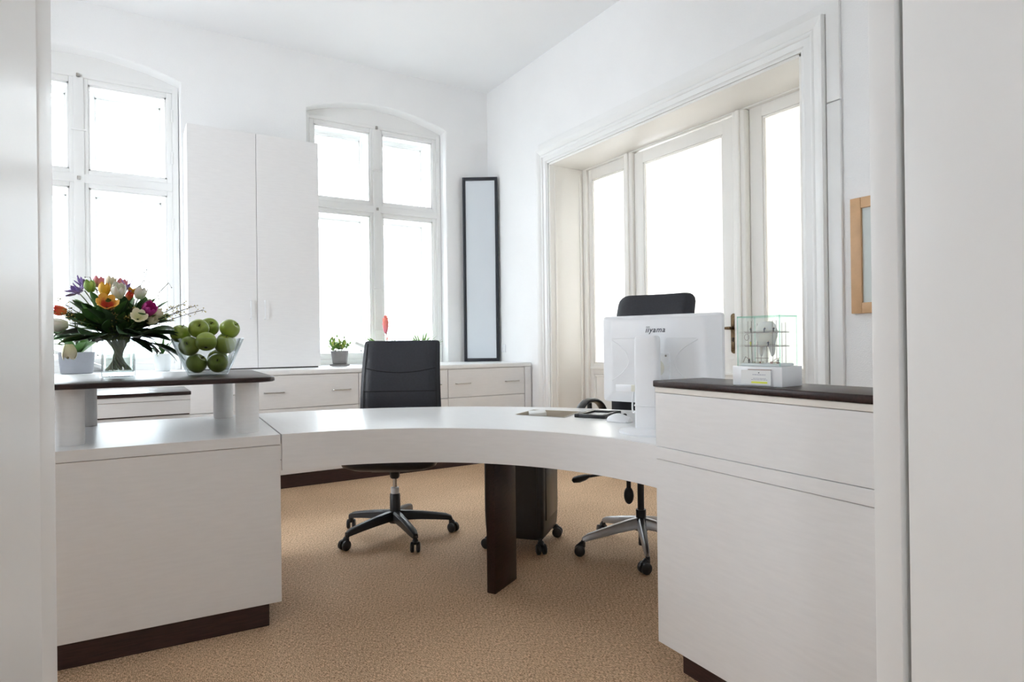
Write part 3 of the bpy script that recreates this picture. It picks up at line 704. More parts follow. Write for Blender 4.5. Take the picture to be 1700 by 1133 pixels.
for k in (-1, 1):
    x = k*.275
    pts = bez((x*.78, -.0, .43), (x*1.0, -.0, .44), (x, -.02, .55), 6) + bez((x, -.02, .55), (x, -.03, .70), (x, -.03, .755), 6)[1:]
    m = MB(); m.tube(pts, .018, 10, flat=.7); m.build('armrest_support', PLASTG, c2)
    pts = bez((x, -.155, .700), (x, -.13, .768), (x, -.03, .770), 8) + bez((x, -.03, .770), (x, .10, .770), (x, .145, .690), 8)[1:]
    m = MB(); m.tube(pts, [.014] + [.024]*(len(pts)-2) + [.016], 12, flat=.55); m.build('armrest', PLASTG, c2)

# --- black rolling unit under the desk
ang = math.atan2(-.235, .20)
ru = thing('rolling_unit', 'black upright unit on castors under the curved desk behind the dark support', 'cabinet', (1.60, 2.875, 0), ang)
m = MB(); P = rrect(-.012, .312, -.008, .335, .03, 4)
m.rings([[(.15+(x-.15)*s_, .16+(y-.16)*s_, z) for x, y in P] for s_, z in ((.93, .07), (.965, .085), (.99, .14), (1.0, .2), (1.0, .56), (.97, .59), (.93, .60))]); m.build('body', PLAST, ru)
m = MB(); m.prism([(.02, .12), (.28, .12), (.28, .54), (.02, .54)], -.012, -.006, Matrix(((1, 0, 0, 0), (0, 0, 1, 0), (0, 1, 0, 0), (0, 0, 0, 1)))); m.build('front_panel', PLASTG if False else PLAST, ru)
m = MB(); m.box((.310, .05, .16), (.316, .28, .54), .002); m.build('side_panel', PLASTG, ru)
MB().tube(bez((.10, -.014, .54), (.20, -.018, .46), (.13, -.014, .26), 10), .003, 6).build('cable', PLAST, ru)
for x, y, a in ((.015, .02, 2.9), (.290, .015, -1.0), (.290, .31, .1), (.015, .31, 2)): castor(ru, x, y, a, PLAST)

# ================================================================== apples in the glass bowl
def disp(px_u, v, z): return (px_u, v, z)
SH = .962   # top of the raised shelf
BAZ = -math.atan2(.302, 3.030)
bw = thing('glass_bowl', 'flared clear glass bowl heaped with green apples on the dark shelf', 'bowl', (.302, 3.030, SH), BAZ)
BR0, BR1, BH = .080, .145, .158
m = MB(); m.lathe([(.062, 0), (BR0, .001), (BR0+.002, .004), (BR1, BH-.002), (BR1+.0015, BH), (BR1-.002, BH), (BR0-.002, .010), (.03, .008)], 64); m.build('bowl_body', VASEG, bw, 30)
MB().tube([(BR1*math.cos(2*PI*j/64), BR1*math.sin(2*PI*j/64), BH) for j in range(65)], .0022, 6).build('rim', CASEG, bw)
def apple_mesh():
    m = MB(); prof = []
    for i in range(21):
        t = PI*i/20
        r = .0435*math.sin(t)**.92*(1 + .05*math.cos(t)) if 0 < i < 20 else .0008
        z = -.0405*math.cos(t)
        z += .011*math.exp(-(r/.011)**2) if t < 1.2 else 0
        z -= .015*math.exp(-(r/.012)**2) if t > 1.9 else 0
        prof.append((r, z))
    m.lathe(prof, 28); return m.mesh('apple_skin', 70)
def stem_mesh(): return MB().tube([(0, 0, .022), (.001, 0, .034), (.004, .001, .044)], [.0016, .0014, .0022], 6).mesh('stem')
def calyx_mesh(): return MB().lathe([(.001, -.0335), (.006, -.0345), (.007, -.032), (.002, -.030)], 8).mesh('calyx')
AM, SM, CM = apple_mesh(), stem_mesh(), calyx_mesh()
AM.materials.append(APPLE); SM.materials.append(TWIG); CM.materials.append(APPLED)
K = 379.0; HZ = 575.3
apples = [  # u(px) y(px) depth, tilt x, tilt y, label
 (291.8, 555, .045, .3, .2, 'green apple at the far left rim of the glass bowl'),
 (322.5, 547, -.030, 1.2, .1, 'green apple at the upper left of the heap, its base end facing out'),
 (340.5, 543, .055, 1.0, .5, 'topmost green apple at the back of the heap'),
 (374.4, 549.5, -.005, .5, .9, 'green apple at the upper right of the heap, tilted right'),
 (336.2, 568.5, -.088, -.55, .05, 'green apple with its stem showing at the front centre of the bowl'),
 (307.7, 579.8, -.045, 1.2, -.75, 'green apple at the left side of the bowl below the rim'),
 (365.9, 579.5, -.060, .2, .1, 'plain green apple at the right side of the bowl below the rim'),
 (322.0, 606.3, -.022, .4, .7, 'green apple at the bottom left of the glass bowl'),
 (357.5, 604.7, -.030, 1.25, -.3, 'green apple at the bottom right of the bowl, its base end showing'),
 (389.0, 565, .075, .3, .6, 'green apple half hidden at the right rear of the bowl'),
 (366.0, 596, .058, .3, .2, 'green apple behind the bottom right apple near the bowl wall')]
base = Vector((.302, 3.030, SH)); Rm = Matrix.Rotation(BAZ, 4, 'Z')
pos = []; want = []
for (px, py, v, tx, ty, lb) in apples:
    f_ = 1 + v/3.045
    u = (px-338)/421*f_; z = EYE - SH + (HZ - (px-338)*.0121 - py)/378.5*f_
    want.append(Vector((u, v, z))); pos.append(Vector((u, v, z)))
AR = .0425
for it in range(400):      # settle the heap: apples keep apart, stay inside the bowl and near their places
    for i in range(len(pos)):
        pos[i] += (want[i]-pos[i])*(.04 if it < 330 else 0)
        for j in range(i):
            d = pos[i]-pos[j]; L_ = d.length
            if L_ < AR*2:
                k = d.normalized()*(AR*2-L_)*.5; pos[i] += k; pos[j] -= k
    for q in pos:
        q.z = max(q.z, .010 + AR)
        r = math.hypot(q.x, q.y); rm = BR0 + (BR1-BR0)*min(q.z, BH)/BH - AR*1.08 - .003
        if q.z > BH: rm += (q.z-BH)*.8
        if r > rm: q.x *= rm/r; q.y *= rm/r
for q, (px, py, v, tx, ty, lb) in zip(pos, apples):
    t = thing('green_apple', lb, 'apple', base + (Rm @ q.to_4d()).to_3d(), 0, 'green apples in the glass bowl')
    t.rotation_euler = (Matrix.Rotation(BAZ, 3, 'Z') @ Matrix.Rotation(ty, 3, 'Y') @ Matrix.Rotation(tx, 3, 'X')).to_euler()
    t.scale = [random.uniform(.955, .985)]*3
    obj('skin', AM, None, t); obj('stem', SM, None, t); obj('calyx', CM, None, t)

# ================================================================== vase and bouquet
VB = Vector((-.032, 3.150, SH)); VHZ = 577.0; VAZ = math.atan2(.032, 3.150)
def vpos(px, py, v): f_ = 1 + v/3.15; return Vector(((px-198)/460*f_, v, EYE - SH + (VHZ - (px-198)*.0121 - py)/389*f_))
vs = thing('glass_vase', 'clear cylindrical glass vase holding the tulip bouquet on the dark shelf', 'vase', VB, VAZ)
m = MB(); m.lathe([(.057, 0), (.061, .002), (.062, .006), (.062, .156), (.0605, .1585), (.0585, .156), (.0585, .024), (.054, .020), (.02, .019)], 56); m.build('vase_body', VASEG, vs, 30)
m = MB(); m.lathe([(.02, .0205), (.054, .021), (.058, .025), (.058, .104), (.02, .104)], 48); m.build('water', WATER, vs, 30)
def petal_mesh(kind):
    m = MB(); N, K_ = 7, 6; rr = []
    for i in range(N+1):
        t = i/N
        if kind == 'tulip': z = .046*t; rad = .018*math.sin(PI*min(1, .12+t*.62))**.8 + .001; wd = .0165*math.sin(PI*(.1+.84*t))**.7
        elif kind == 'open': z = .034*t**.9; rad = .004 + .026*t**.75; wd = .017*math.sin(PI*(.1+.80*t))**.7
        else: z = .03*t; rad = .003 + .016*t; wd = .006*math.sin(PI*(.1+.84*t))
        row = []
        for j in range(K_+1):
            u = -1 + 2*j/K_; a = u*wd/max(rad, .008)
            row.append((rad*math.cos(a)*(1-.05*abs(u)) + (.002*u*u if kind != 'slim' else 0), max(rad, .008)*math.sin(a), z - .004*u*u*t))
        rr.append(row)
    m.rings(rr, closed=False)
    bmesh.ops.recalc_face_normals(m.bm, faces=m.bm.faces[:])
    ret = bmesh.ops.solidify(m.bm, geom=m.bm.faces[:], thickness=.0012)
    me = m.mesh('petal_' + kind, 80); return me
PM = {}
def petal(kind, mat):
    if (kind, mat.name) not in PM:
        me = petal_mesh(kind); me.materials.append(mat); PM[(kind, mat.name)] = me
    return PM[(kind, mat.name)]
def leaf_mb(length, width, droop, fold=.25, n=9, th=.0009, twist=0):
    m = MB(); rr = []
    for i in range(n+1):
        t = i/n; x = length*t; z = -droop*t*t
        wd = width*(math.sin(PI*min(1, t*.97+.03))**.75)*.5 + .0006
        zc = z
        rr.append([(x, -wd, zc + fold*wd), (x, -wd*.5, zc + fold*wd*.35), (x, 0, zc), (x, wd*.5, zc + fold*wd*.35), (x, wd, zc + fold*wd),
                   (x, wd, zc + fold*wd - th), (x, wd*.5, zc + fold*wd*.35 - th), (x, 0, zc - th), (x, -wd*.5, zc + fold*wd*.35 - th), (x, -wd, zc + fold*wd - th)])
    m.rings(rr); return m
def aim(d, roll=0.0):
    """rotation taking +z to d"""
    d = Vector(d).normalized(); q = Vector((0, 0, 1)).rotation_difference(d)
    return (q.to_matrix() @ Matrix.Rotation(roll, 3, 'Z')).to_euler()
def aimx(d, roll=0.0):
    d = Vector(d).normalized(); y = Vector((0, 0, 1)).cross(d)
    if y.length < .05: y = Vector((0, 1, 0))
    y.normalize(); z = d.cross(y); M3 = Matrix((d, y, z)).transposed()
    return (M3 @ Matrix.Rotation(roll, 3, 'X')).to_euler()
def stem_path(p):
    p = Vector(p); r = math.hypot(p.x, p.y); a = math.atan2(p.y, p.x)
    rn = min(.038, r*.35); neck = Vector((rn*math.cos(a), rn*math.sin(a), .150)); b = Vector((-.048*math.cos(a+.5), -.048*math.sin(a+.5), .028))
    mid = Vector((p.x*.55, p.y*.55, .16 + (p.z-.16)*.62))
    return bez(b, Vector((.040*math.cos(a+1.6), .040*math.sin(a+1.6), .095)), neck, 6) + bez(neck, mid, p, 7)[1:]
NTUL = [0]
def tulip(px, py, v, mat, kind, d, label, sc=1.0, leaf=None, stem_to=None):
    p = vpos(px, py, v-.025)
    t = thing('tulip', label, 'flower', VB, VAZ, 'flowers of the bouquet')
    dv = Vector(d).normalized(); c = p - dv*.020*sc
    MB().tube(stem_path(c) if stem_to is None else [Vector(q) for q in stem_to] + [c], .0026, 6).build('stem', STEMG, t)
    n = 6
    for k in range(n):
        o = obj('petal', petal(kind, mat), None, t, c, None)
        inner = k % 2
        o.rotation_euler = aim(dv, 2*PI*k/n + random.uniform(-.1, .1)); s_ = sc*1.12*(.92 if inner else 1.0); o.scale = (s_, s_, s_)
    if leaf:
        for (ln, wd, dr, dd, zz) in leaf:
            lo = leaf_mb(ln, wd, dr, .35).build('leaf', LEAF_M, t, 60); lo.location = c*zz + Vector((0, 0, .155))*(1-zz); lo.rotation_euler = aimx(dd, random.uniform(-.3, .3))
    return t
tulip(180.4, 505, -.165, P_STRIPE, 'open', (.05, -.75, .65), 'orange and yellow flamed tulip opened towards the viewer', 1.25, [(.13, .036, .02, (-.35, -.5, .75), .45)])
tulip(176.8, 483, -.10, P_YEL, 'tulip', (-.02, -.25, 1), 'golden yellow tulip above the flamed orange one', 1.05)
tulip(199.4, 485, -.115, P_WHITE, 'tulip', (.03, -.65, .8), 'large white tulip at the top centre of the bouquet', 1.3)
tulip(168.0, 471, .0, P_PINK, 'tulip', (-.08, -.1, 1), 'salmon pink tulip at the top left of the bouquet', .95)
tulip(187.4, 470, .03, P_CREAM, 'tulip', (0, -.1, 1), 'off-white tulip at the top behind the yellow one', .95)
tulip(205.8, 473, .035, P_PINK, 'tulip', (.08, -.1, 1), 'rosy pink tulip at the top right of the white one', .95)
tulip(223.4, 482, .02, P_YEL, 'open', (.15, -.2, 1), 'orange-yellow flower at the upper right of the bouquet', .8)
tulip(235.8, 487, .0, P_WHITE, 'tulip', (.3, -.3, .9), 'white tulip at the upper right leaning outwards', 1.1)
tulip(250.3, 513.5, -.12, P_MAG, 'tulip', (.30, -.8, .5), 'magenta tulip on the right side of the bouquet', 1.3)
tulip(232.6, 525.5, -.165, P_CREAM, 'open', (.1, -.8, .45), 'frilly cream tulip below the magenta one', 1.0)
tulip(254.5, 531, -.09, P_CREAM, 'tulip', (.5, -.5, .3), 'cream tulip at the right below the magenta one', .95)
tulip(264.5, 520, -.05, P_CREAM, 'tulip', (.75, -.2, .5), 'pale cream bud to the right of the magenta tulip', .9)
tulip(247.0, 498, .04, P_CREAM, 'open', (.4, -.2, .9), 'small cream flower above the magenta tulip', .8)
tulip(217.5, 492, -.03, P_RED, 'tulip', (.2, -.4, .9), 'small red flower tucked between white tulips', .7)
tulip(107, 518.5, -.03, P_RED, 'tulip', (-1, -.1, .12), 'red-orange tulip pointing left at the edge of the bouquet', 1.0)
tulip(106, 541, -.09, P_WHITE, 'tulip', (-1, -.2, -.02), 'white tulip pointing left below the red-orange one', 1.25)
tulip(119, 582, -.20, P_CREAM, 'tulip', (.05, -.1, -1), 'cream tulip drooping over the grey ribbed pot', 1.15, None, [(-.02, .02, .03), (-.01, -.02, .10), (-.03, -.04, .152), (-.10, -.13, .185), (-.165, -.185, .165), (-.195, -.20, .14)])
tulip(153.5, 479, -.03, P_LIME, 'tulip', (-.2, -.3, 1), 'lime green bud at the upper left of the bouquet', 1.0)
def puff(px, py, v, label, mat, d):
    p = vpos(px, py, v-.025)
    t = thing('purple_freesia', label, 'flower', VB, VAZ, 'flowers of the bouquet')
    dv = Vector(d).normalized(); MB().tube(stem_path(p - dv*.03), .0022, 6).build('stem', STEMG, t)
    for k in range(11):
        o = obj('petal', petal('slim', mat), None, t, p - dv*.022 + Vector([random.uniform(-.012, .012) for _ in range(3)]))
        o.rotation_euler = aim(dv + Vector([random.uniform(-.8, .8) for _ in range(3)]), k)
        o.scale = [random.uniform(1.0, 1.5)]*3
puff(140, 474, .02, 'purple flower at the upper left of the bouquet', P_PUR, (-.3, -.2, .9))
puff(126, 484, .0, 'lilac flower at the far left below the purple one', P_PUR, (-.7, -.2, .5))
puff(213, 476, .0, 'small purple flower between the pink tulip and the yellow flower', P_PUR, (.1, 0, 1))
# broad leaves: sprigs of five leaves, three tiers of eight
DIRN = ['right', 'rear right', 'rear', 'rear left', 'left', 'front left', 'front', 'front right']
def sprig(ang, elev, ln, mat, label, r0=.04, z0=.162, wd=.042, droop=.03, k=5):
    t = thing('leaf_sprig', label, 'foliage', VB, VAZ, 'leaf sprigs of the bouquet')
    c, s_ = math.cos(ang), math.sin(ang)
    d = Vector((c*math.cos(elev), s_*math.cos(elev), math.sin(elev)))
    r0 = min(r0, .04); p0 = Vector((c*r0, s_*r0, z0)); p1 = p0 + d*ln*.6
    MB().tube(bez((-.045*math.cos(ang+.6), -.045*math.sin(ang+.6), .03), (.038*math.cos(ang+1.6), .038*math.sin(ang+1.6), .095), p0, 6) + [p0 + (p1-p0)*.5, p1], .0024, 5).build('stem', STEMG, t)
    for j in range(k):
        o = leaf_mb(ln*random.uniform(.5, .62), wd*random.uniform(.85, 1.15), droop, .22).build('leaf', mat, t, 60)
        o.location = p0 + d*ln*(.02, .10, .25, .38, .45)[j]
        a2 = ang + (-.5, .55, -.75, .7, 0)[j]*random.uniform(.7, 1.1)
        dd = Vector((math.cos(a2)*math.cos(elev), math.sin(a2)*math.cos(elev), math.sin(elev) + random.uniform(-.12, .15)))
        o.rotation_euler = aimx(dd, random.uniform(-.7, .7))
for i in range(8):
    a = 2*PI*i/8 + random.uniform(-.12, .12)
    sprig(a, random.uniform(.06, .18), random.uniform(.21, .25), LEAF_D, 'dark leafy sprig low at the %s of the bouquet' % DIRN[i], .045, .172, .052)
    a += PI/8
    sprig(a, random.uniform(.4, .65), random.uniform(.19, .215), LEAF_D if i % 2 else LEAF_M, 'leafy sprig at mid height towards the %s of the bouquet' % DIRN[i], .03, .18, .05, .015)
    a -= PI/12
    sprig(a, random.uniform(.85, 1.2), random.uniform(.185, .205), LEAF_M if i % 2 else LEAF_D, 'upright leafy sprig among the tulips towards the %s' % DIRN[i], .03, .18, .048, .01)
for nm, a, e in (('right of the white tulip', -.7, .85), ('below the golden yellow tulip', -1.75, .8), ('under the purple flowers', -2.7, .75), ('left of the flamed tulip', -2.2, .55), ('above the magenta tulip', -.2, .8), ('behind the pink tulips', 1.2, 1.0)):
    sprig(a, e, random.uniform(.20, .22), LEAF_M, 'fresh green leafy sprig %s' % nm, .035, .18, .042, .01)
sprig(-3.0, .10, .29, LEAF_M, 'long mid-green sprig reaching past the white tulip on the left', .05, .17, .034, .03)
sprig(-.1, .16, .29, LEAF_M, 'long mid-green sprig reaching over the apple bowl', .05, .17, .034, .02)
sprig(-.35, -.25, .22, LEAF_D, 'drooping sprig hanging between vase and apple bowl', .055, .165, .038, .05)
# budding twigs left and right
def twig(d, ln, label, droop=.03, mat=BUD, nb_=34, r0=.03, zz=.17, spread=.012):
    t = thing('budding_twig', label, 'twig', VB, VAZ, 'budding twigs of the bouquet')
    d = Vector(d).normalized(); p0 = Vector((d.x*r0, d.y*r0, zz)); p2 = p0 + d*ln; p1 = p0 + d*ln*.5 + Vector((0, 0, droop))
    path = bez(p0, p1, p2, 10); MB().tube([Vector((-d.x*.04, -d.y*.04, .03))] + path, .0014, 5).build('stem', TWIG, t)
    m = MB(); sm = MB()
    for k in range(nb_):
        q = path[random.randint(4, 10)]; e = q + Vector([random.uniform(-spread, spread) for _ in range(3)])
        m.ball(e, random.uniform(.0018, .0034), 6, 4); sm.tube([q, e], .0006, 4)
    b = m.build('buds', mat, t, 60); b['kind'] = 'stuff'; b2_ = sm.build('side_shoots', TWIG, t); b2_['kind'] = 'stuff'
for nm, d, ln, dr in (('second highest', (.9, -.15, .46), .30, .02), ('longest', (.95, -.1, .38), .32, .015), ('highest', (.85, .1, .56), .27, .02), ('nearest', (.8, -.3, .42), .24, .02)):
    twig(d, ln, '%s of the straw-budded twigs reaching right from the bouquet' % nm, dr)
for nm, d, ln, dr in (('highest', (-.8, -.2, .62), .29, .02), ('middle', (-.85, -.3, .45), .24, .01), ('nearest', (-.7, -.5, .5), .21, .0)):
    twig(d, ln, '%s of the straw-budded twigs reaching left from the bouquet' % nm, dr)
twig((-.1, -.9, .75), .20, 'twig with yellowish buds at the front centre below the white tulip', 0, BUD, 26)
twig((.25, -.9, .65), .21, 'twig with yellowish buds at the front right beside the cream tulip', 0, BUD, 26)
for nm, d, ln in (('middle', (.35, .1, 1), .30), ('right', (.62, .1, .85), .30), ('left', (-.35, .1, 1), .27)):
    twig(d, ln, '%s one of the three bare thin twigs sticking up behind the tulips' % nm, .02, TWIG, 14, spread=.02)

# ================================================================== plants on the window ledge
LZ = .897
def pot(name, label, loc, r1, r0, h, mat, oval=1.0, rib=0):
    t = thing(name, label, 'plant', loc)
    prof = [(r0*.9, 0), (r0, .004)]
    n = max(10, rib*2)
    for i in range(1, n):
        q = i/n; prof.append((r0+(r1-r0)*q + (.0016*(i % 2) if rib else 0), h*q))
    prof += [(r1, h), (r1-.006, h), (r1-.008, h-.012), (.01, h-.012)]
    m = MB(); m.lathe(prof, 40); 
    for v in m.bm.verts: v.co.y *= oval
    m.build('pot', mat, t, 30 if not rib else 80)
    m = MB(); m.lathe([(.01, h-.013), (r1-.008, h-.012), (r1-.009, h-.008), (.005, h-.005)], 28)
    for v in m.bm.verts: v.co.y *= oval
    m.build('soil', SOIL, t)
    return t
def blades(t, n, z, ln, wd, mat, spread, droop, r=.03, name='leaf', a0=0.0, a1=2*PI):
    for k in range(n):
        a = a0 + (a1-a0)*k/n + random.uniform(-.2, .2); e = random.uniform(*spread)
        o = leaf_mb(random.uniform(.75, 1.1)*ln, wd, droop*random.uniform(.6, 1.3), .3, 6).build(name, mat, t, 60)
        rr_ = random.uniform(0, r); o.location = (rr_*math.cos(a), rr_*math.sin(a), z); o.rotation_euler = aimx((math.cos(a)*math.cos(e), math.sin(a)*math.cos(e), math.sin(e)), random.uniform(-.4, .4))
p1 = pot('potted_plant', 'small bushy plant in a grey pot on a saucer beside the cupboard', (1.63, 5.60, LZ+.014), .077, .062, .118, POTG)
MB().lathe([(.06, -.0135), (.085, -.013), (.088, 0), (.084, .0), (.08, -.008), (.01, -.008)], 32).build('saucer', POTG, p1)
for k in range(38):
    a = random.uniform(0, 2*PI); e = random.uniform(.45, 1.5); ln = random.uniform(.07, .14); d = Vector((math.cos(a)*math.cos(e), math.sin(a)*math.cos(e), math.sin(e)))
    r0 = random.uniform(0, .05); b0 = Vector((r0*math.cos(a), r0*math.sin(a), .11)); s_ = MB().tube([b0, b0+d*ln], .001, 4).build('sprig', STEMG, p1)
    m = MB()
    for j in range(7):
        q = b0 + d*ln*(.35+.65*j/6); f = leaf_mb(.026, .011, .003, .3, 3); mm = Matrix.Translation(q) @ Euler_to4(aimx(d*.6 + Vector([random.uniform(-1, 1) for _ in range(3)]))) if False else None
        d2 = (d*.7 + Vector([random.uniform(-.9, .9) for _ in range(3)])).normalized(); sd = d2.cross(Vector((0, 0, 1))); sd = sd.normalized() if sd.length > .01 else Vector((1, 0, 0)); up = d2.cross(sd)
        f.bm.free(); m.rings([[q - sd*w_ + up*.0004, q + sd*w_ + up*.0004, q + sd*w_ - up*.0004, q - sd*w_ - up*.0004] if False else [q + d2*l_ - sd*w_, q + d2*l_ + up*.0006, q + d2*l_ + sd*w_, q + d2*l_ - up*.0006] for l_, w_ in ((0, .002), (.010, .009), (.022, .008), (.034, .001))])
    o = m.build('leaves', (LEAF_L, LEAF_Y, LEAF_L)[k % 3], s_, 80); o['kind'] = 'stuff'
p2 = pot('potted_bromeliad', 'bromeliad with a salmon pink flower spike behind the black chair', (2.065, 5.60, LZ), .065, .055, .12, POTW)
blades(p2, 12, .11, .24, .034, LEAF_L, (.45, .95), .07)
MB().tube([(0, 0, .10), (.012, 0, .2), (.008, 0, .30)], .005, 8).build('flower_stalk', BROM, p2)
m = MB(); m.lathe([(.004, .285), (.018, .31), (.026, .35), (.028, .385), (.022, .425), (.010, .455), (.001, .465)], 14); m.build('flower_spike', BROM, p2, 80)
for k in range(22):
    a = 2.4*k; z = .30 + .0065*k; r = .024*math.sin(PI*min(1, (z-.27)/.21)); o = leaf_mb(.03, .016, -.004, .4, 4).build('bract', BROM, p2, 60)
    o.location = (r*math.cos(a), r*math.sin(a), z); o.rotation_euler = aimx((math.cos(a)*.5, math.sin(a)*.5, 1))
for a in (.3, 2.8):
    o = leaf_mb(.08, .012, .0, .3, 4).build('bract', BROM, p2, 60); o.location = (.01, 0, .22); o.rotation_euler = aimx((math.cos(a)*.5, math.sin(a)*.5, 1))
p3 = pot('potted_grass', 'bright green grassy plant at the right behind the black chair', (2.42, 5.60, LZ), .065, .052, .115, POTG)
blades(p3, 70, .10, .20, .016, LEAF_L, (.5, 1.5), .05, .045)
p4 = pot('potted_orchid', 'broad-leaved plant in a ribbed grey pot behind the vase', (-.315, 5.58, LZ), .112, .098, .158, POTR, .75, 11)
blades(p4, 9, .145, .24, .055, LEAF_M, (.7, 1.25), .09, .03)
blades(p4, 4, .145, .27, .012, LEAF_D, (.9, 1.4), .02, .03)
p5 = pot('potted_spider_plant', 'trailing narrow-leaved plant in a pale pot between vase and apple bowl', (.235, 5.58, LZ), .066, .052, .135, POTW)
blades(p5, 8, .13, .24, .020, LEAF_M, (.4, 1.0), .13, .02, 'leaf', PI*.95, PI*1.65)
blades(p5, 4, .13, .28, .007, LEAF_D, (.4, .9), .16, .02, 'leaf', PI*1.0, PI*1.6)
blades(p5, 4, .13, .16, .018, LEAF_M, (.9, 1.35), .02, .02)

# ================================================================== tooth model in its glass case
TZ = .957
tb = thing('display_case', 'small glass display case on a pale plinth with a plaque on the counter end', 'display case', (1.4855, 1.198, TZ), R_(-84.5))
W_, D_, H0 = .150, .105, .055
B('plinth', (0, .0, .0), (W_, D_, H0), PCW, tb, .0015)
gz0, gz1 = H0+.0005, .193; gx0, gx1, gy0, gy1 = .012, W_-.010, .008, D_-.008; th = .0035
for a, b in (((gx0, gy0, gz0), (gx1, gy0+th, gz1)), ((gx0, gy1-th, gz0), (gx1, gy1, gz1)), ((gx0, gy0+th, gz0), (gx0+th, gy1-th, gz1)), ((gx1-th, gy0+th, gz0), (gx1, gy1-th, gz1)), ((gx0, gy0, gz1), (gx1, gy1, gz1+th))):
    B('glass_panel', a, b, CASEG, tb, .0004, 1)
for x in (gx0, gx1):
    for y in (gy0, gy1): B('glass_edge', (x-.0011, y-.0011, gz0), (x+.0011, y+.0011, gz1+th), EDGEG, tb)
for a, b in (((gx0, gy0-.0008, gz1), (gx1, gy0+.0016, gz1+th)), ((gx0, gy1-.0016, gz1), (gx1, gy1+.0008, gz1+th)), ((gx1-.0016, gy0, gz1), (gx1+.0008, gy1, gz1+th)), ((gx0-.0008, gy0, gz1), (gx0+.0016, gy1, gz1+th))): B('glass_edge', a, b, EDGEG, tb)
pq = B('plaque', (.030, -.0052, .004), (.120, -.0042, .045), PAPER, tb)
B('title_bar', (.052, -.0060, .0455), (.122, -.0042, .0472), BROWNP, tb)
def fauxline(x0, x1, z, h, mat, n=9):
    m = MB(); x = x0
    while x < x1:
        l_ = random.uniform(.003, .008); m.box((x, -.0058, z-h/2), (min(x+l_, x1), -.0053, z+h/2)); x += l_ + .0013
    m.build('print', mat, pq)
fauxline(.066, .105, .0325, .0018, INKL); fauxline(.068, .106, .022, .0015, INKL); fauxline(.062, .111, .0185, .0015, INKL)
B('print', (.0835, -.0058, .0365), (.0865, -.0053, .0395), INK, pq); B('print', (.062, -.0057, .0085), (.110, -.0052, .0135), YELL, pq, .0002, 1)
def T3(x, y, z): return tb.matrix_basis @ Vector((x, y, z))
tb_m = Matrix.Translation(tb.location) @ Matrix.Rotation(R_(-84.5), 4, 'Z')
fl = thing('model_ground', 'white base tray inside the glass case strewn with brick-red rubble', 'model', tb_m @ Vector((0, 0, H0)), R_(-84.5))
B('tray', (gx0+.006, gy0+.006, .0006), (gx1-.006, gy1-.006, .008), PCW, fl, .002)
for k in range(26):
    x = random.choice([random.uniform(.045, .075), random.uniform(.10, .122)]); y = random.uniform(.02, .05); s_ = random.uniform(.002, .0045)
    B('rubble', (x-s_, y-s_, .0075), (x+s_, y+s_, .0085+s_), RED if k % 3 else PCG, fl, .001, 1)
tm = thing('tooth_model', 'white molar model with two roots inside the glass case', 'tooth', tb_m @ Vector((.076, .052, H0)), R_(-84.5))
tm.scale = (1.35, 1.25, 1.0)
m = MB(); rr = []
for t, w2, d2 in ((-.30, .0135, .0095), (-.18, .0165, .0125), (.0, .0185, .0145), (.15, .0205, .0165), (.35, .0215, .0175), (.6, .0205, .017), (.85, .017, .0145), (.97, .0125, .010), (1.0, .007, .006)):
    z = .072 + .052*t
    rr.append([(w2*(abs(math.cos(a))**.75)*(1 if math.cos(a) > 0 else -1), d2*(abs(math.sin(a))**.75)*(1 if math.sin(a) > 0 else -1), z + (.006*abs(math.cos(a))**1.5 - .003)*(t > .8)*t) for a in [2*PI*j/24 for j in range(24)]])
m.rings(rr); m.build('crown', TOOTH, tm, 80)
for k in (-1, 1):
    m = MB(); m.tube([(k*.0095, 0, .078), (k*.0098, 0, .064), (k*.0118, 0, .050), (k*.0130, 0, .034), (k*.012, 0, .027)], [.0105, .0090, .0070, .0042, .001], 14); m.build('root', TOOTH, tm, 80)
MB().cyl((0, 0, .0085), (0, 0, .075), .0008, n=6).build('support_rod', SCAF, tm)
sc = thing('miniature_scaffold', 'tiny metal scaffold with two decks around the tooth model', 'scaffold', tb_m @ Vector((.076, .052, H0)), R_(-84.5))
for x in (-.043, -.032, .032, .043):
    for y in (-.024, .024): MB().cyl((x, y, .0085), (x, y, .128 if y < 0 else .122), .0007, n=6).build('pole', SCAF, sc)
for z in (.055, .094):
    for y in (-.024, .024):
        B('deck', (-.050, y-.006, z), (.050, y+.006, z+.002), SCAF, sc); MB().cyl((-.052, y-.006, z+.004), (.052, y-.006, z+.004), .0007, n=6).build('rail', SCAF, sc)
    for x in (-.046, .046): B('deck', (x-.006, -.024, z), (x+.006, .024, z+.002), SCAF, sc)
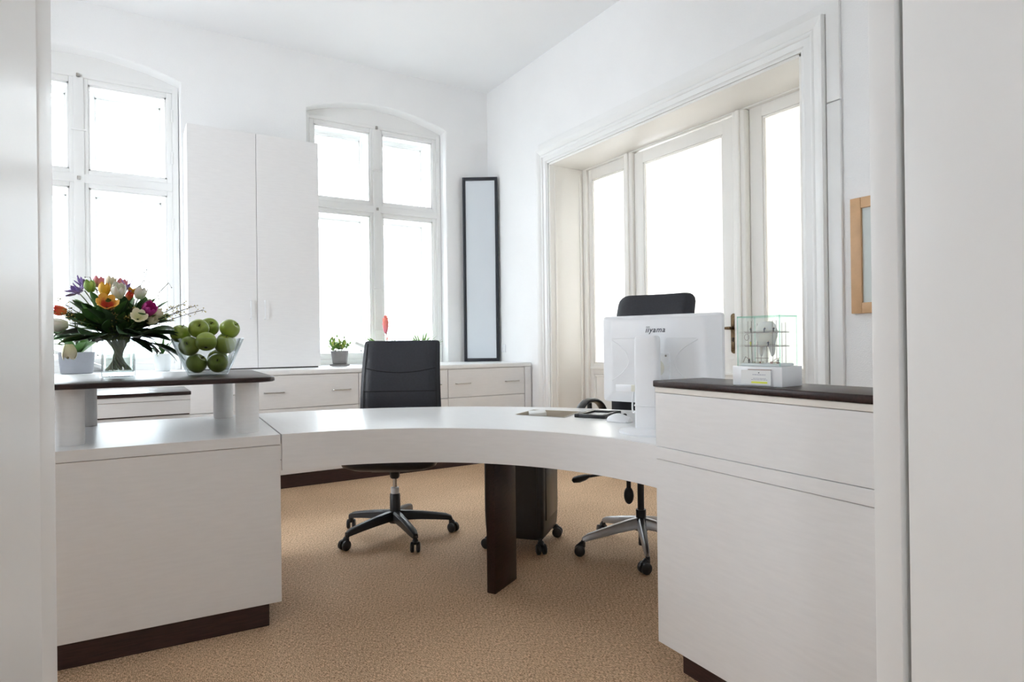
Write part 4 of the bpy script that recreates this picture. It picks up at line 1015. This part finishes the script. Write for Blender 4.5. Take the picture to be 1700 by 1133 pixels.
MB().tube([(-.043 + .007*math.cos(2*PI*j/16), -.031, .082 + .009*math.sin(2*PI*j/16)) for j in range(17)], .0007, 5).build('hose_reel', SCAF, sc)
MB().tube([(-.056, -.03, .010), (-.048, -.03, .026), (-.038, -.03, .020), (-.032, -.03, .010)], .001, 5).build('ramp', SCAF, sc)
MB().tube([(.028, -.03, .010), (.046, -.03, .022), (.056, -.03, .024)], .001, 5).build('ramp', SCAF, sc)
B('deck', (-.018, -.03, .022), (.018, -.022, .0235), SCAF, sc)
def figurine(x, y, z, mat, label, bend=0.0):
    t = thing('figurine', label, 'figurine', tb_m @ Vector((.076+x, .052+y, H0+z)), R_(-84.5), 'tiny workers on the tooth scaffold')
    m = MB(); s_ = .0135
    m.tube([(-.0011, 0, 0), (-.0009, 0, s_*.28), (0, 0, s_*.5)], [.0008, .0009, .001], 6); m.tube([(.0011, 0, 0), (.0009, 0, s_*.28), (0, 0, s_*.5)], [.0008, .0009, .001], 6)
    m.tube([(0, 0, s_*.46), (bend*.3, 0, s_*.62), (bend, 0, s_*.82)], [.0013, .0017, .0015], 8)
    for k in (-1, 1): m.tube([(bend+k*.0015, 0, s_*.8), (bend+k*.0026, -.001, s_*.62), (bend+k*.002, -.0028, s_*.52)], [.0007, .0006, .0006], 5)
    m.build('body', mat, t, 80)
    MB().ball((bend, 0, s_*.93), (.0012, .0012, .0014), 8, 6).build('head', SKIN, t, 80)
figurine(-.033, -.026, .096, DKF, 'tiny figure at the left end of the upper scaffold deck')
figurine(.008, -.026, .096, BLUEF, 'tiny dark blue figure in front of the tooth on the upper deck', .002)
figurine(.036, -.026, .096, DKF, 'tiny dark figure at the right end of the upper deck', .001)
figurine(-.034, -.026, .057, YELL, 'tiny figure at the left end of the lower scaffold deck')
figurine(.020, -.026, .057, BLUEF, 'tiny blue figure beside the right root on the lower deck')
figurine(-.036, -.032, .0085, DKF, 'tiny figure at the foot of the scaffold on the left', .001)
figurine(.052, -.032, .0085, DKF, 'tiny figure at the foot of the scaffold on the right')
